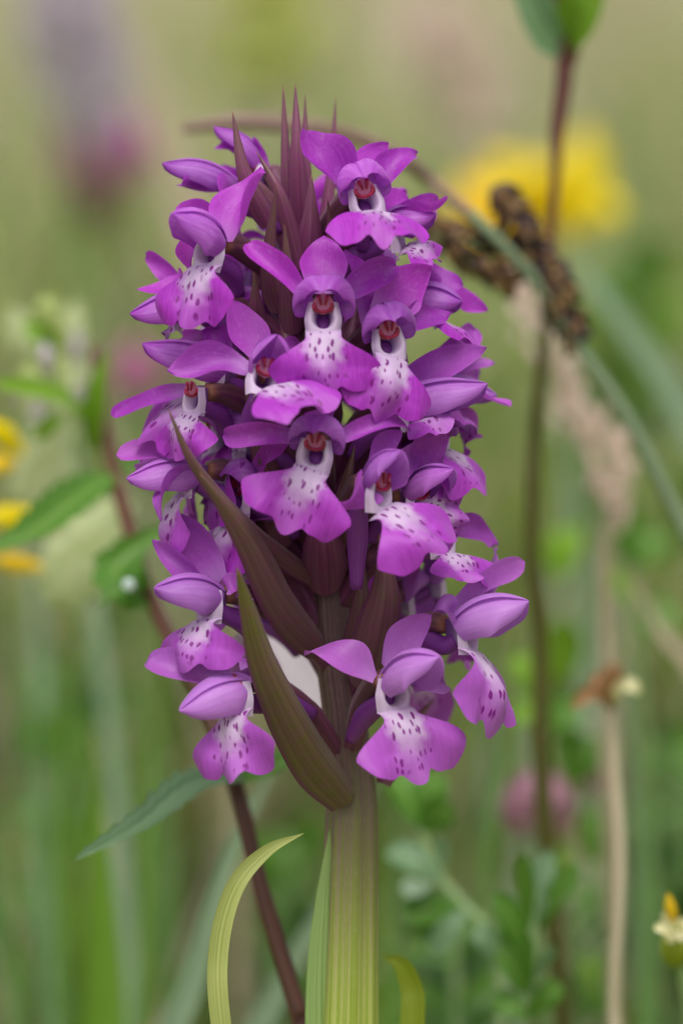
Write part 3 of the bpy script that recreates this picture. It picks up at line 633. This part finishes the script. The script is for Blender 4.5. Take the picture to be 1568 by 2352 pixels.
def calyx(c, lon, wid, thick, lobes=True):
    c = V(*c); L = np.array(lon, float)*S(c[2]); a = unit(L); b = unit(np.cross(np.array([0.1, 0, 1]), a)); n = np.cross(a, b)
    p, uv, f = ellipsoid(c, (b*wid*S(c[2]), n*thick*S(c[2]), L), 40, 24); g = random.Random(int(c[0]*9)); q = p-c; y = q@a/np.linalg.norm(L); x = q@b/(wid*S(c[2]))
    p = c+q*(1+0.07*np.sin(9*np.arctan2(x, y)+g.uniform(0, 6))[:, None]+0.05*np.sin(17*np.arctan2(x, y))[:, None])+a*(np.clip(y-0.55, 0, 1)*np.linalg.norm(L)*0.9*(1+0.5*np.sin(x*16)))[:, None]; p = W(p); return new_obj('calyx', p, f, uv, M['calyx'], rat, p.mean(0))
calyx((185, 1290, -98), (70, 100, 0), 85, 34)
calyx((95, 1090, -100), (35, 110, 0), 72, 30)
calyx((170, 900, -120), (20, 60, 0), 48, 24)
calyx((110, 830, -128), (-30, 55, 0), 42, 20)
calyx((60, 780, -134), (-25, 50, 0), 40, 20)
calyx((160, 780, -134), (10, 60, 0), 34, 18)
for (b, m, t, w, mt) in [((60, 1040, -90), (20, 1000, -86), (-40, 960, -84), 3.6, 'yellow'), ((90, 1170, -88), (30, 1180, -84), (-50, 1190, -82), 4.2, 'yellow'), ((40, 1060, -90), (10, 1055, -87), (-45, 1080, -85), 3.4, 'orange_yellow'),
                         ((100, 1300, -86), (40, 1290, -84), (-20, 1285, -82), 3.0, 'orange_yellow'), ((170, 985, -112), (150, 975, -110), (120, 975, -108), 2.6, 'orange_yellow')]:
    blade('petal', [V(*b), V(*m), V(*t)], w, (0, 0.3, 1), M[mt], rat, cup=-0.6, wave=0.04)
gb = random.Random(8)
for q in range(20):
    bx, by = gb.uniform(40, 215), gb.uniform(760, 1020); an = R(gb.uniform(30, 150)); ln = gb.uniform(70, 130); dd = -gb.uniform(84, 128)
    serrated('bract', [V(bx, by, dd), V(bx+math.cos(an)*ln*0.5, by-math.sin(an)*ln*0.55, dd+3), V(bx+math.cos(an)*ln, by-math.sin(an)*ln, dd+1)], gb.uniform(2.4, 4.6), (gb.uniform(-0.5, 0.5), 0.3, 0.9), M[gb.choice(['calyx', 'leaf_bright', 'rattle_bract', 'rattle_bract', 'mauve_panicle'])], rat, 6)
p, uv, f = ellipsoid(V(296, 1343, -42), (np.array([0.9, 0, 0]), np.array([0, 0, 0.7]), np.array([0, 0.9, 0]))); p = W(p)
dw = new_obj('dew_drop', p, f, uv, M['dew'], None, p.mean(0)); dw['label'] = 'whitish dew drop on the toothed leaf left of the orchid'; dw['category'] = 'water drop'

# sedge with two dark spikes
sg_g = to_ground(V(1750, 1560, -67), (60, 30))
sedge = root('sedge', 'arching sedge with two dark brown drooping seed spikes and a thin curved tip', 'sedge', gw(sg_g))
plant_stem('stem', [sg_g, V(1750, 1560, -67), V(1568, 1210, -67), V(1440, 960, -66), V(1330, 800, -65), V(1240, 660, -64), V(1150, 560, -62), V(1080, 490, -62)],
           [1.3, 1.2, 1.1, 1.0, 0.95, 0.9, 0.85, 0.8], M['sedge_stem'], sedge, nv=60)
plant_stem('tip_spike', [V(1080, 490, -62), V(1000, 425, -76), V(930, 370, -72), V(840, 325, -70), V(740, 297, -68), V(560, 280, -66), V(420, 295, -66)], [0.8, 0.95, 1.05, 1.1, 1.15, 1.25, 0.7], M['mauve_stem'], sedge, ground=False, nv=40)
def spike(ctrl, wmm, n, seed):
    g = random.Random(seed); C = spline([V(*c) for c in ctrl], n); lst = []; cols = []
    pal = [srgb(58, 34, 26), srgb(84, 54, 34), srgb(40, 22, 22), srgb(120, 92, 48), srgb(104, 74, 40)]
    for j in range(n):
        t = unit(C[min(j+1, n-1)]-C[max(j-1, 0)]); tap = 0.65+0.35*math.sin(math.pi*(j+1)/(n+1))
        for q in range(7):
            a = g.uniform(0, 6.28); b = unit(np.cross(t, [0.2, 0.1, 1])); c = np.cross(t, b); o = (b*math.cos(a)+c*math.sin(a))
            ax = unit(t*0.8+o*0.7); s2 = np.cross(ax, unit(np.cross(ax, o))); s1 = np.cross(ax, s2)
            e = ellipsoid(C[j]+o*wmm*0.36*tap, (s1*0.8, s2*0.65, ax*1.6), 7, 5); lst.append(e); cl = pal[g.randrange(5)]; cols += [np.array(cl[:3])*g.uniform(0.7, 1.2)]*len(e[0])
    p, uv, f = merge(lst); p = W(p); o = new_obj('seed_spike', p, f, uv, M['sedge'], sedge, p.mean(0), np.array(cols)); o['kind'] = 'stuff'
spike([(975, 525, -64), (1060, 565, -64), (1120, 600, -64), (1185, 640, -64)], 7.4, 15, 1)
spike([(1150, 440, -65), (1190, 520, -66), (1240, 600, -66), (1280, 680, -66), (1325, 790, -66)], 6.6, 24, 2)

# red-stemmed herb with a pair of leaves, top right
hb_g = to_ground(V(1250, 1900, -90), (20, 10))
herb = root('leafy_herb', 'tall herb with thin reddish brown stem and a pair of green leaves', 'wildflower', gw(hb_g))
plant_stem('stem', [hb_g, V(1250, 1900, -90), V(1240, 1480, -86), V(1222, 1250, -82), V(1228, 1000, -80), V(1252, 740, -78)], [1.6, 1.5, 1.25, 1.1, 1.0, 0.9], M['olive_stem'], herb, nv=40)
plant_stem('upper_stem', [V(1252, 740, -78), V(1268, 560, -78), V(1276, 380, -77), V(1280, 290, -77), V(1296, 150, -77), V(1276, 30, -77), V(1262, -140, -77)], [0.85, 0.65, 0.75, 1.15, 1.3, 1.0, 0.9], M['red_stem'], herb, nv=40)
blade('leaf', [V(1292, 110, -77), V(1235, 60, -70), V(1195, -60, -66), V(1170, -220, -66)], 7.5, (0.5, 0.1, 0.85), M['leaf_blue'], herb, kind='leaf', cup=0.2, fold=0.2, nv=24)
blade('leaf', [V(1300, 105, -77), V(1330, 40, -72), V(1352, -40, -70), V(1380, -200, -70)], 7.5, (-0.4, 0.1, 0.9), M['leaf_bright'], herb, kind='leaf', cup=0.2, fold=0.2, nv=24)
blade('stipule', [V(1296, 160, -77), V(1320, 110, -75), V(1328, 70, -74)], 2.2, (0, 0, 1), M['red_stem'], herb, kind='bract', nv=12)

# yellow trefoil, top right, well behind
ty_g = to_ground(V(1270, 900, -420), (20, 30))
tre = root('yellow_trefoil', 'bright yellow trefoil flower cluster blurred behind the reddish stem', 'wildflower', gw(ty_g))
plant_stem('stem', [ty_g, V(1275, 900, -420), V(1250, 520, -410)], [1.4, 1.2, 1.0], M['green_stem'], tre, nv=20)
for (b, m, t, w, mt) in [((1250, 500, -410), (1330, 400, -405), (1350, 290, -408), 13, 'yellow'), ((1250, 500, -408), (1340, 460, -395), (1430, 490, -392), 12, 'yellow'), ((1250, 490, -410), (1180, 400, -400), (1120, 350, -402), 12, 'yellow'),
                         ((1250, 500, -408), (1130, 460, -395), (1045, 400, -398), 12, 'orange_yellow'), ((1240, 505, -405), (1120, 490, -392), (1030, 470, -392), 9, 'orange_yellow'), ((1260, 500, -405), (1310, 470, -388), (1370, 420, -385), 12, 'yellow'),
                         ((1250, 500, -405), (1200, 440, -388), (1160, 400, -388), 12, 'yellow'), ((1250, 500, -405), (1250, 420, -392), (1255, 350, -395), 13, 'yellow'), ((1240, 510, -405), (1120, 520, -392), (1000, 490, -396), 7, 'orange_yellow')]:
    blade('petal', [V(*b), V(*m), V(*t)], w, (0, 0.3, 1), M[mt], tre, cup=-0.5, wave=0.05)

# round flower heads
def head(name, label, cat, c, rpx, mat, n, dark=None, group=None, stemmat='green_stem', drop=500, dx=20):
    cv = V(*c); s = S(cv[2]); r = rpx*s; g0 = V(c[0]+dx, c[1]+drop, c[2]); gg = to_ground(g0, (dx*0.3, 10))
    o = root(name, label, cat, gw(gg), group); plant_stem('stem', [gg, g0, cv-np.array([0, r*0.8, 0])], [1.3, 1.2, 1.1], M[stemmat], o, nv=24)
    g = random.Random(int(c[0]+c[1])); lst = []
    for i in range(n):
        z = g.uniform(-0.75, 1); a = g.uniform(0, 6.283); q = math.sqrt(1-z*z); d = np.array([q*math.cos(a), z, q*math.sin(a)])
        b = cv+d*r*0.25; t = cv+d*r*g.uniform(0.85, 1.1)+np.array([0, r*0.12, 0])
        if i % 3:
            up = unit(np.array([0, 1.0, 0])-d[1]*d+1e-3); b = cv+d*r*0.8-up*r*0.2; t = cv+d*r*g.uniform(0.95, 1.08)+up*r*0.28
            lst.append(blade_pts([b, (b+t)/2+d*r*0.05, t], r*0.34, d, 'sepal', -0.3, 5, 6, wave=0)); continue
        lst.append(blade_pts([b, (b+t)/2+d*0.1, t], r*0.24, np.cross(d, [0.3, 0.5, 0.8]), 'sepal', 0.4, 3, 5, wave=0))
    p, uv, f = merge(lst); p = W(p); h = new_obj('flower_head', p, f, uv, M[mat], o, p.mean(0))
    if dark:
        p, uv, f = ellipsoid(cv-np.array([0, r*1.0, 0]), (np.array([r*0.55, 0, 0]), np.array([0, 0, r*0.55]), np.array([0, r*0.55, 0]))); p = W(p)
        new_obj('flower_base', p, f, uv, M[dark], o, p.mean(0))
    return o
head('thistle', 'magenta thistle-like flower head with dark base, blurred far behind', 'wildflower', (232, 355, -540), 112, 'magenta', 150, 'dark_bracts')
head('clover', 'dull pink clover head beside the toothed leaves, half hidden by orchid petals', 'wildflower', (315, 860, -380), 72, 'pink', 130)
head('clover', 'large dusky pink clover head low down behind the leafy trefoil', 'wildflower', (1232, 1862, -115), 92, 'dusky', 150, group='clover heads')
head('clover', 'small dusky pink clover head touching the straw-coloured dry stem', 'wildflower', (1372, 1785, -140), 56, 'dusky', 120, group='clover heads')

# pale pinkish flowering grass, right
def panicle_plant(label, ctrl, blobs, mat, smat, seed, group=None, rad=(0.9, 0.5)):
    g = random.Random(seed); low = V(*ctrl[0]); gg = to_ground(low, (10, 10))
    o = root('flowering_grass', label, 'grass', gw(gg), group)
    plant_stem('stem', [gg]+[V(*c) for c in ctrl], [rad[0]]*len(ctrl)+[rad[1]], M[smat], o, nv=40)
    lst = []
    for (px, py, dz, rx, ry, n, lean) in blobs:
        c = V(px, py, dz); s = S(dz)
        for i in range(n):
            q = c+np.array([g.gauss(0, rx*0.5), g.gauss(0, ry*0.5), g.gauss(0, rx*0.5)])*s
            d = np.array([lean+g.uniform(-0.4, 0.4), 1, g.uniform(-0.4, 0.4)])*g.uniform(1.5, 2.8)*s/K
            lst.append(blade_pts([q, q+d*0.5, q+d], 1.3*s/K, (g.uniform(-1, 1), 0, 1), 'leaf', 0.3, 3, 4, wave=0))
    p, uv, f = merge(lst); p = W(p); h = new_obj('panicle', p, f, uv, M[mat], o, p.mean(0)); h['kind'] = 'stuff'
    return o
panicle_plant('pale pinkish dry grass head on a thin stem beside the sedge', [(1395, 1900, -120), (1390, 1500, -118), (1390, 1250, -116), (1400, 1150, -115), (1330, 1000, -114), (1220, 720, -112)],
              [(1210, 710, -112, 30, 80, 30, -0.3), (1255, 800, -112, 22, 50, 14, -0.3), (1300, 920, -114, 36, 60, 40, -0.3), (1350, 1000, -114, 36, 60, 36, -0.2), (1415, 1050, -114, 34, 60, 40, 0), (1395, 1130, -114, 40, 40, 36, 0.2), (1410, 1180, -115, 26, 40, 20, 0.5)], 'panicle', 'straw', 4, rad=(1.0, 0.4))
panicle_plant('tall mauve-grey flowering grass above the thistle', [(330, 900, -520), (240, 420, -510), (170, 0, -500), (140, -200, -500)],
              [(200, 170, -505, 95, 150, 330, -0.2), (160, 20, -500, 100, 130, 300, -0.2), (230, 270, -508, 70, 70, 100, -0.2), (120, -120, -500, 90, 80, 120, -0.2)], 'mauve_panicle', 'mauve_stem', 5)
panicle_plant('buff flowering grass blurred above the yellow trefoil', [(1180, 700, -640), (1120, 350, -630), (1020, 60, -620)],
              [(1090, 230, -628, 80, 110, 170, -0.3), (1010, 90, -622, 80, 100, 150, -0.3)], 'panicle', 'straw', 6)

# dry straw stem with a withered head
ds_g = to_ground(V(1425, 2500, -62), (10, 10))
dry = root('dry_stalk', 'pale straw-coloured dry stalk topped by a withered brown flower', 'dry plant', gw(ds_g))
plant_stem('stem', [ds_g, V(1425, 2500, -62), V(1408, 2300, -62), V(1422, 2000, -64), V(1412, 1800, -66), V(1404, 1620, -68)], [1.2, 0.95, 0.85, 0.85, 0.85, 0.8], M['straw'], dry, nv=40)
for t in [(1310, 1630, -64), (1350, 1570, -62), (1420, 1530, -64), (1470, 1590, -60), (1380, 1545, -72)]:
    blade('petal', [V(1404, 1625, -68), V((1404+t[0])/2, (1590+t[1])/2-15, t[2]), V(*t)], 2.6, (0, 0.4, 1), M['withered'] if t[0] < 1440 else M['cream'], dry, cup=0.5, wave=0.1)

# small cream flower at the right edge
cr_g = to_ground(V(1600, 2500, -40), (10, 5))
crm = root('small_cream_flower', 'small cream and yellow star-shaped flower on a short stalk beside the green blades', 'wildflower', gw(cr_g))
plant_stem('stem', [cr_g, V(1600, 2500, -40), V(1568, 2250, -36), V(1552, 2180, -34)], [1.0, 0.9, 0.9, 1.0], M['green_stem'], crm, nv=24)
p, uv, f = ellipsoid(V(1552, 2170, -34), (np.array([2.2, 0, 0]), np.array([0, 0, 2.2]), np.array([0.3, 3.2, 0])), 14, 10); p = W(p); new_obj('calyx', p, f, uv, M['leaf_lime'], crm, p.mean(0))
for t in [(1500, 2130, -28), (1520, 2095, -34), (1590, 2110, -32), (1575, 2160, -24), (1530, 2165, -26)]:
    blade('petal', [V(1552, 2140, -33), V((1552+t[0])/2, (2135+t[1])/2, t[2]), V(*t)], 2.0, (0, 0.3, 1), M['cream'], crm, cup=0.4)
blade('petal', [V(1548, 2125, -34), V(1540, 2090, -33), V(1532, 2050, -33)], 1.6, (0, 0, 1), M['orange_yellow'], crm, cup=-0.5)

# leafy trefoils low on the right: stem and oval leaflets
def leafy(label, ctrl, leaves, mats, seed):
    g = random.Random(seed); low = V(*ctrl[0]); gg = to_ground(low, (8, 8)); o = root('leafy_trefoil', label, 'wild plant', gw(gg))
    plant_stem('stem', [gg]+[V(*c) for c in ctrl], [1.0]*len(ctrl)+[0.7], M['green_stem'], o, nv=40)
    for (bx, by, tx, ty, dz, w, mi) in leaves:
        b = V(bx, by, dz); t = V(tx, ty, dz+g.uniform(-2, 8)); m = (b+t)/2+np.array([0, 0.6, 0.8])
        blade('leaflet', [b, m, t], w*S(dz), (g.uniform(-0.5, 0.5), g.uniform(0.2, 0.8), 0.8), M[mats[mi]], o, kind='obov', cup=0.25, nu=7, nv=12, wave=0.03)
leafy('leafy green trefoil with dark oval leaflets right of the ribbed stem', [(1160, 2600, -70), (1140, 2200, -72), (1060, 2080, -74), (1010, 2020, -76), (960, 1900, -78)],
      [(960, 1900, 905, 1770, -76, 90, 0), (960, 1905, 1000, 1770, -78, 90, 0), (965, 1910, 1040, 1850, -74, 84, 0), (1005, 2020, 890, 1950, -72, 80, 1), (1005, 2025, 930, 2060, -70, 70, 2), (1010, 2020, 1030, 1930, -74, 76, 1),
       (1060, 2080, 930, 2110, -72, 90, 0), (1060, 2085, 975, 2165, -70, 84, 0), (1070, 2090, 990, 2190, -66, 60, 1), (1140, 2200, 1090, 2130, -70, 56, 1)], ['leaf_green', 'leaf_blue', 'blade_grey'], 1)
leafy('leafy green trefoil with narrow upright leaflets under the large clover head', [(1200, 2700, -60), (1205, 2350, -60), (1215, 2150, -62), (1225, 2050, -64)],
      [(1215, 2140, 1190, 1960, -60, 60, 0), (1220, 2140, 1260, 1950, -64, 56, 1), (1222, 2150, 1330, 1985, -66, 60, 0), (1215, 2200, 1140, 2050, -58, 60, 2), (1210, 2280, 1140, 2180, -56, 60, 2), (1212, 2290, 1265, 2170, -58, 54, 1), (1205, 2300, 1180, 2120, -60, 80, 2),
       (1205, 2340, 1130, 2290, -55, 60, 0), (1208, 2340, 1290, 2260, -58, 60, 2)], ['leaf_green', 'leaf_blue', 'leaf_green'], 2)
leafy('bright green leafy plant behind the lowest right-hand flower', [(1260, 2500, -130), (1250, 2000, -128), (1240, 1700, -126), (1235, 1560, -124)],
      [(1235, 1600, 1180, 1500, -120, 70, 0), (1235, 1600, 1290, 1480, -124, 76, 0), (1240, 1650, 1180, 1640, -118, 80, 0), (1240, 1680, 1330, 1620, -124, 84, 1), (1330, 1800, 1280, 1680, -130, 96, 1), (1330, 1800, 1370, 1690, -132, 90, 1), (1250, 1900, 1300, 2020, -120, 60, 0), (1360, 1990, 1370, 1860, -126, 80, 2)],
      ['leaf_bright', 'leaf_green', 'leaf_green'], 3)
leafy('dark leafy herb behind the dry grass head', [(1500, 2300, -170), (1480, 1800, -168), (1460, 1500, -166), (1440, 1280, -164)],
      [(1450, 1300, 1430, 1150, -160, 90, 0), (1450, 1310, 1520, 1230, -164, 84, 0), (1460, 1400, 1390, 1320, -158, 90, 1), (1470, 1450, 1550, 1400, -166, 100, 0), (1290, 1330, 1310, 1210, -170, 90, 1), (1290, 1350, 1240, 1250, -170, 90, 1), (1300, 1560, 1300, 1420, -160, 100, 1)], ['leaf_green', 'leaf_bright'], 4)
leafy('low green leafy plant in the shade left of the pale curved leaf', [(110, 2600, -260), (120, 2100, -255), (130, 1750, -250)],
      [(130, 1760, 60, 1650, -245, 110, 0), (130, 1770, 210, 1640, -250, 110, 0), (125, 1900, 40, 1850, -245, 110, 1), (125, 1950, 220, 1880, -250, 100, 0), (122, 2100, 30, 2050, -246, 110, 0), (122, 2200, 190, 2100, -248, 100, 1)], ['leaf_green', 'blade_mid'], 5)

def bush(label, x0, x1, y0, y1, d0, n, lw, mats, seed):
    g = random.Random(seed); cx = (x0+x1)/2; dm = -d0; gg = to_ground(V(cx, y1+250, dm), (5, 5)); o = root('leafy_herb', label, 'wild plant', gw(gg))
    plant_stem('stem', [gg, V(cx, y1+250, dm), V(cx+10, y1, dm), V(cx, y0+30, dm)], [1.1, 1.1, 1.0, 0.7], M['green_stem'], o, nv=24)
    for q in range(n):
        by = y0+(y1-y0)*(q+0.5)/n+60; sg = -1 if q % 2 else 1; bx = cx+5*sg; tx = cx+sg*g.uniform(0.45, 1.0)*(x1-x0)/2; ty = by-g.uniform(20, 120); dd = dm+g.uniform(-22, 22)
        blade('leaf', [V(bx, by, dm), V((bx+tx)/2, (by+ty)/2-18, (dm+dd)/2), V(tx, ty, dd)], lw*S(dd)*g.uniform(0.8, 1.2), (g.uniform(-0.5, 0.5), g.uniform(0.3, 0.9), 0.7), M[g.choice(mats)], o, kind='obov', cup=0.25, nu=5, nv=10)
bush('dark leafy herb low between ribbed stem and dry stalk', 900, 1180, 2080, 2420, 120, 16, 80, ['leaf_green', 'leaf_dark'], 31)
bush('leafy herb beneath the clover heads beside the dry stalk', 1220, 1420, 2020, 2400, 135, 14, 70, ['leaf_green', 'leaf_bright', 'leaf_dark'], 32)
bush('tall green herb behind the small cream flower', 1450, 1640, 1650, 2350, 190, 22, 90, ['leaf_green', 'leaf_dark', 'leaf_green'], 33)
bush('dark green herb behind the pale curved orchid leaf', 560, 760, 1900, 2350, 220, 18, 90, ['leaf_green', 'leaf_dark'], 34)
bush('olive green herb behind the lowest left-hand flower', -20, 330, 1480, 2250, 330, 30, 120, ['leaf_green', 'leaf_bright', 'leaf_dark'], 35)
bush('green herb filling the gap behind the yellow trefoil stem', 1290, 1600, 600, 1300, 420, 26, 130, ['blade_mid', 'leaf_bright', 'blade_green'], 36)
# grass blades one can tell apart
def grass(label, ctrl, w, mat, nrm=(0.2, 0, 1), group=None):
    low = V(*ctrl[0]); gg = to_ground(low, (0, 6)); pts = [gg, gg+(low-gg)*0.35, gg+(low-gg)*0.7]+[V(*c) for c in ctrl]
    p, uv, f = blade_pts(pts, w, nrm, 'grass', 0.15, 5, 60, wave=0.01, fold=0.12); p = W(p)
    o = new_obj('grass_blade', p, f, uv, M[mat], None, p[:5].mean(0)); o['label'] = label; o['category'] = 'grass blade'
    if group: o['group'] = group
    return o
grass('wide pale grey-green grass blade slanting up behind the curved pale leaf', [(370, 2500, -80), (440, 2250, -78), (530, 1960, -76), (660, 1700, -74)], 5.0, 'blade_grey')
grass('second grey-green blade slanting up between brown stem and ribbed stem', [(560, 2500, -90), (640, 2270, -88), (740, 2080, -86), (890, 1760, -84)], 4.4, 'blade_grey', (0, 0, 1))
grass('broad bright green upright blade left of the brown stem', [(240, 2600, -120), (240, 2300, -120), (228, 2000, -120), (205, 1640, -120)], 8.5, 'blade_green')
grass('upright mid-green blade just left of the lower orchid flowers', [(375, 2600, -230), (372, 2000, -228), (355, 1500, -226)], 7.0, 'blade_mid')
grass('pale grey-green blade arching above the sedge stem to the right edge', [(1800, 1500, -200), (1600, 1000, -195), (1400, 700, -190), (1290, 560, -188)], 6.5, 'blade_grey')
grass('thin dry straw blade leaning behind the leafy herb at the right edge', [(1640, 1700, -130), (1500, 1420, -128), (1400, 1260, -126)], 3.4, 'straw')
grass('upright green blade right of the dry straw stalk', [(1480, 2600, -110), (1482, 2200, -110), (1470, 1700, -110)], 4.2, 'blade_mid')
grass('narrow upright olive blade between ribbed stem and clover heads', [(1120, 2600, -240), (1115, 2000, -240), (1110, 1450, -238)], 6.0, 'blade_mid')
grass('long pale blade slanting from top edge towards the arched sedge tip', [(560, 1100, -420), (420, 420, -410), (250, -120, -400)], 15.0, 'straw', (0.1, 0.2, 1))
grass('pale dry blade tip standing low beside the wide grey-green blade', [(330, 2700, -110), (345, 2450, -110), (375, 2270, -110)], 3.4, 'straw')
pl_g = to_ground(V(800, 2500, -100), (0, 20))
pl = root('pale_leaf', 'whitish papery leaf glimpsed through the gap beside the large green bract', 'leaf', gw(pl_g))
plant_stem('stalk', [pl_g, V(800, 2500, -100), V(800, 2000, -100), V(785, 1720, -100)], [1.0, 0.9, 0.8, 0.7], M['straw'], pl, nv=24)
blade('leaf_blade', [V(790, 1740, -100), V(720, 1600, -99), V(640, 1460, -98), V(560, 1330, -98)], 8.0, (0.2, 0.3, 1), M['mauve_panicle'], pl, kind='leaf', nv=20)
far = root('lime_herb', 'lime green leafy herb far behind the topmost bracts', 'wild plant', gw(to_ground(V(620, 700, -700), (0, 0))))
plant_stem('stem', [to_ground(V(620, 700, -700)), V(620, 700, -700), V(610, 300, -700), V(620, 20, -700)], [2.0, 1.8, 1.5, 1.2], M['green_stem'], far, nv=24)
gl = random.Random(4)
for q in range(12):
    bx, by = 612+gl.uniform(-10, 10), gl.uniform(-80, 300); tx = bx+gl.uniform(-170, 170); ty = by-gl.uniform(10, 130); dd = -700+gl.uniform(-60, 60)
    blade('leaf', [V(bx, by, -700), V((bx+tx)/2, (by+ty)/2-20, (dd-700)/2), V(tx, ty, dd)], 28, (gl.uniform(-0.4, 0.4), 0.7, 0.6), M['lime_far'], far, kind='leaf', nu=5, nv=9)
g = random.Random(21)
WORDS = {'blade_mid': 'mid-green', 'blade_green': 'fresh yellow-green', 'blade_grey': 'pale grey-green', 'straw': 'dry straw-coloured'}
for i in range(46):
    px = g.uniform(-150, 1720); d = g.uniform(-360, -150); top = g.uniform(500, 2050)
    if 380 < px < 1150 and top < 1200: top += 700
    sl = g.uniform(-200, 200); mt = g.choice(['blade_mid', 'blade_green', 'blade_mid', 'blade_grey', 'straw'])
    grass('slender blurred %s grass blade standing behind the orchid' % WORDS[mt], [(px, 2700, d), (px+sl*0.3, (2700+top)/2, d), (px+sl, top, d)], g.uniform(2.2, 5.2), mt, (g.uniform(-0.6, 0.6), 0, 1), WORDS[mt]+' slender grass blades')
for o in bpy.data.objects:
    if 'ow' in o: del o['ow']
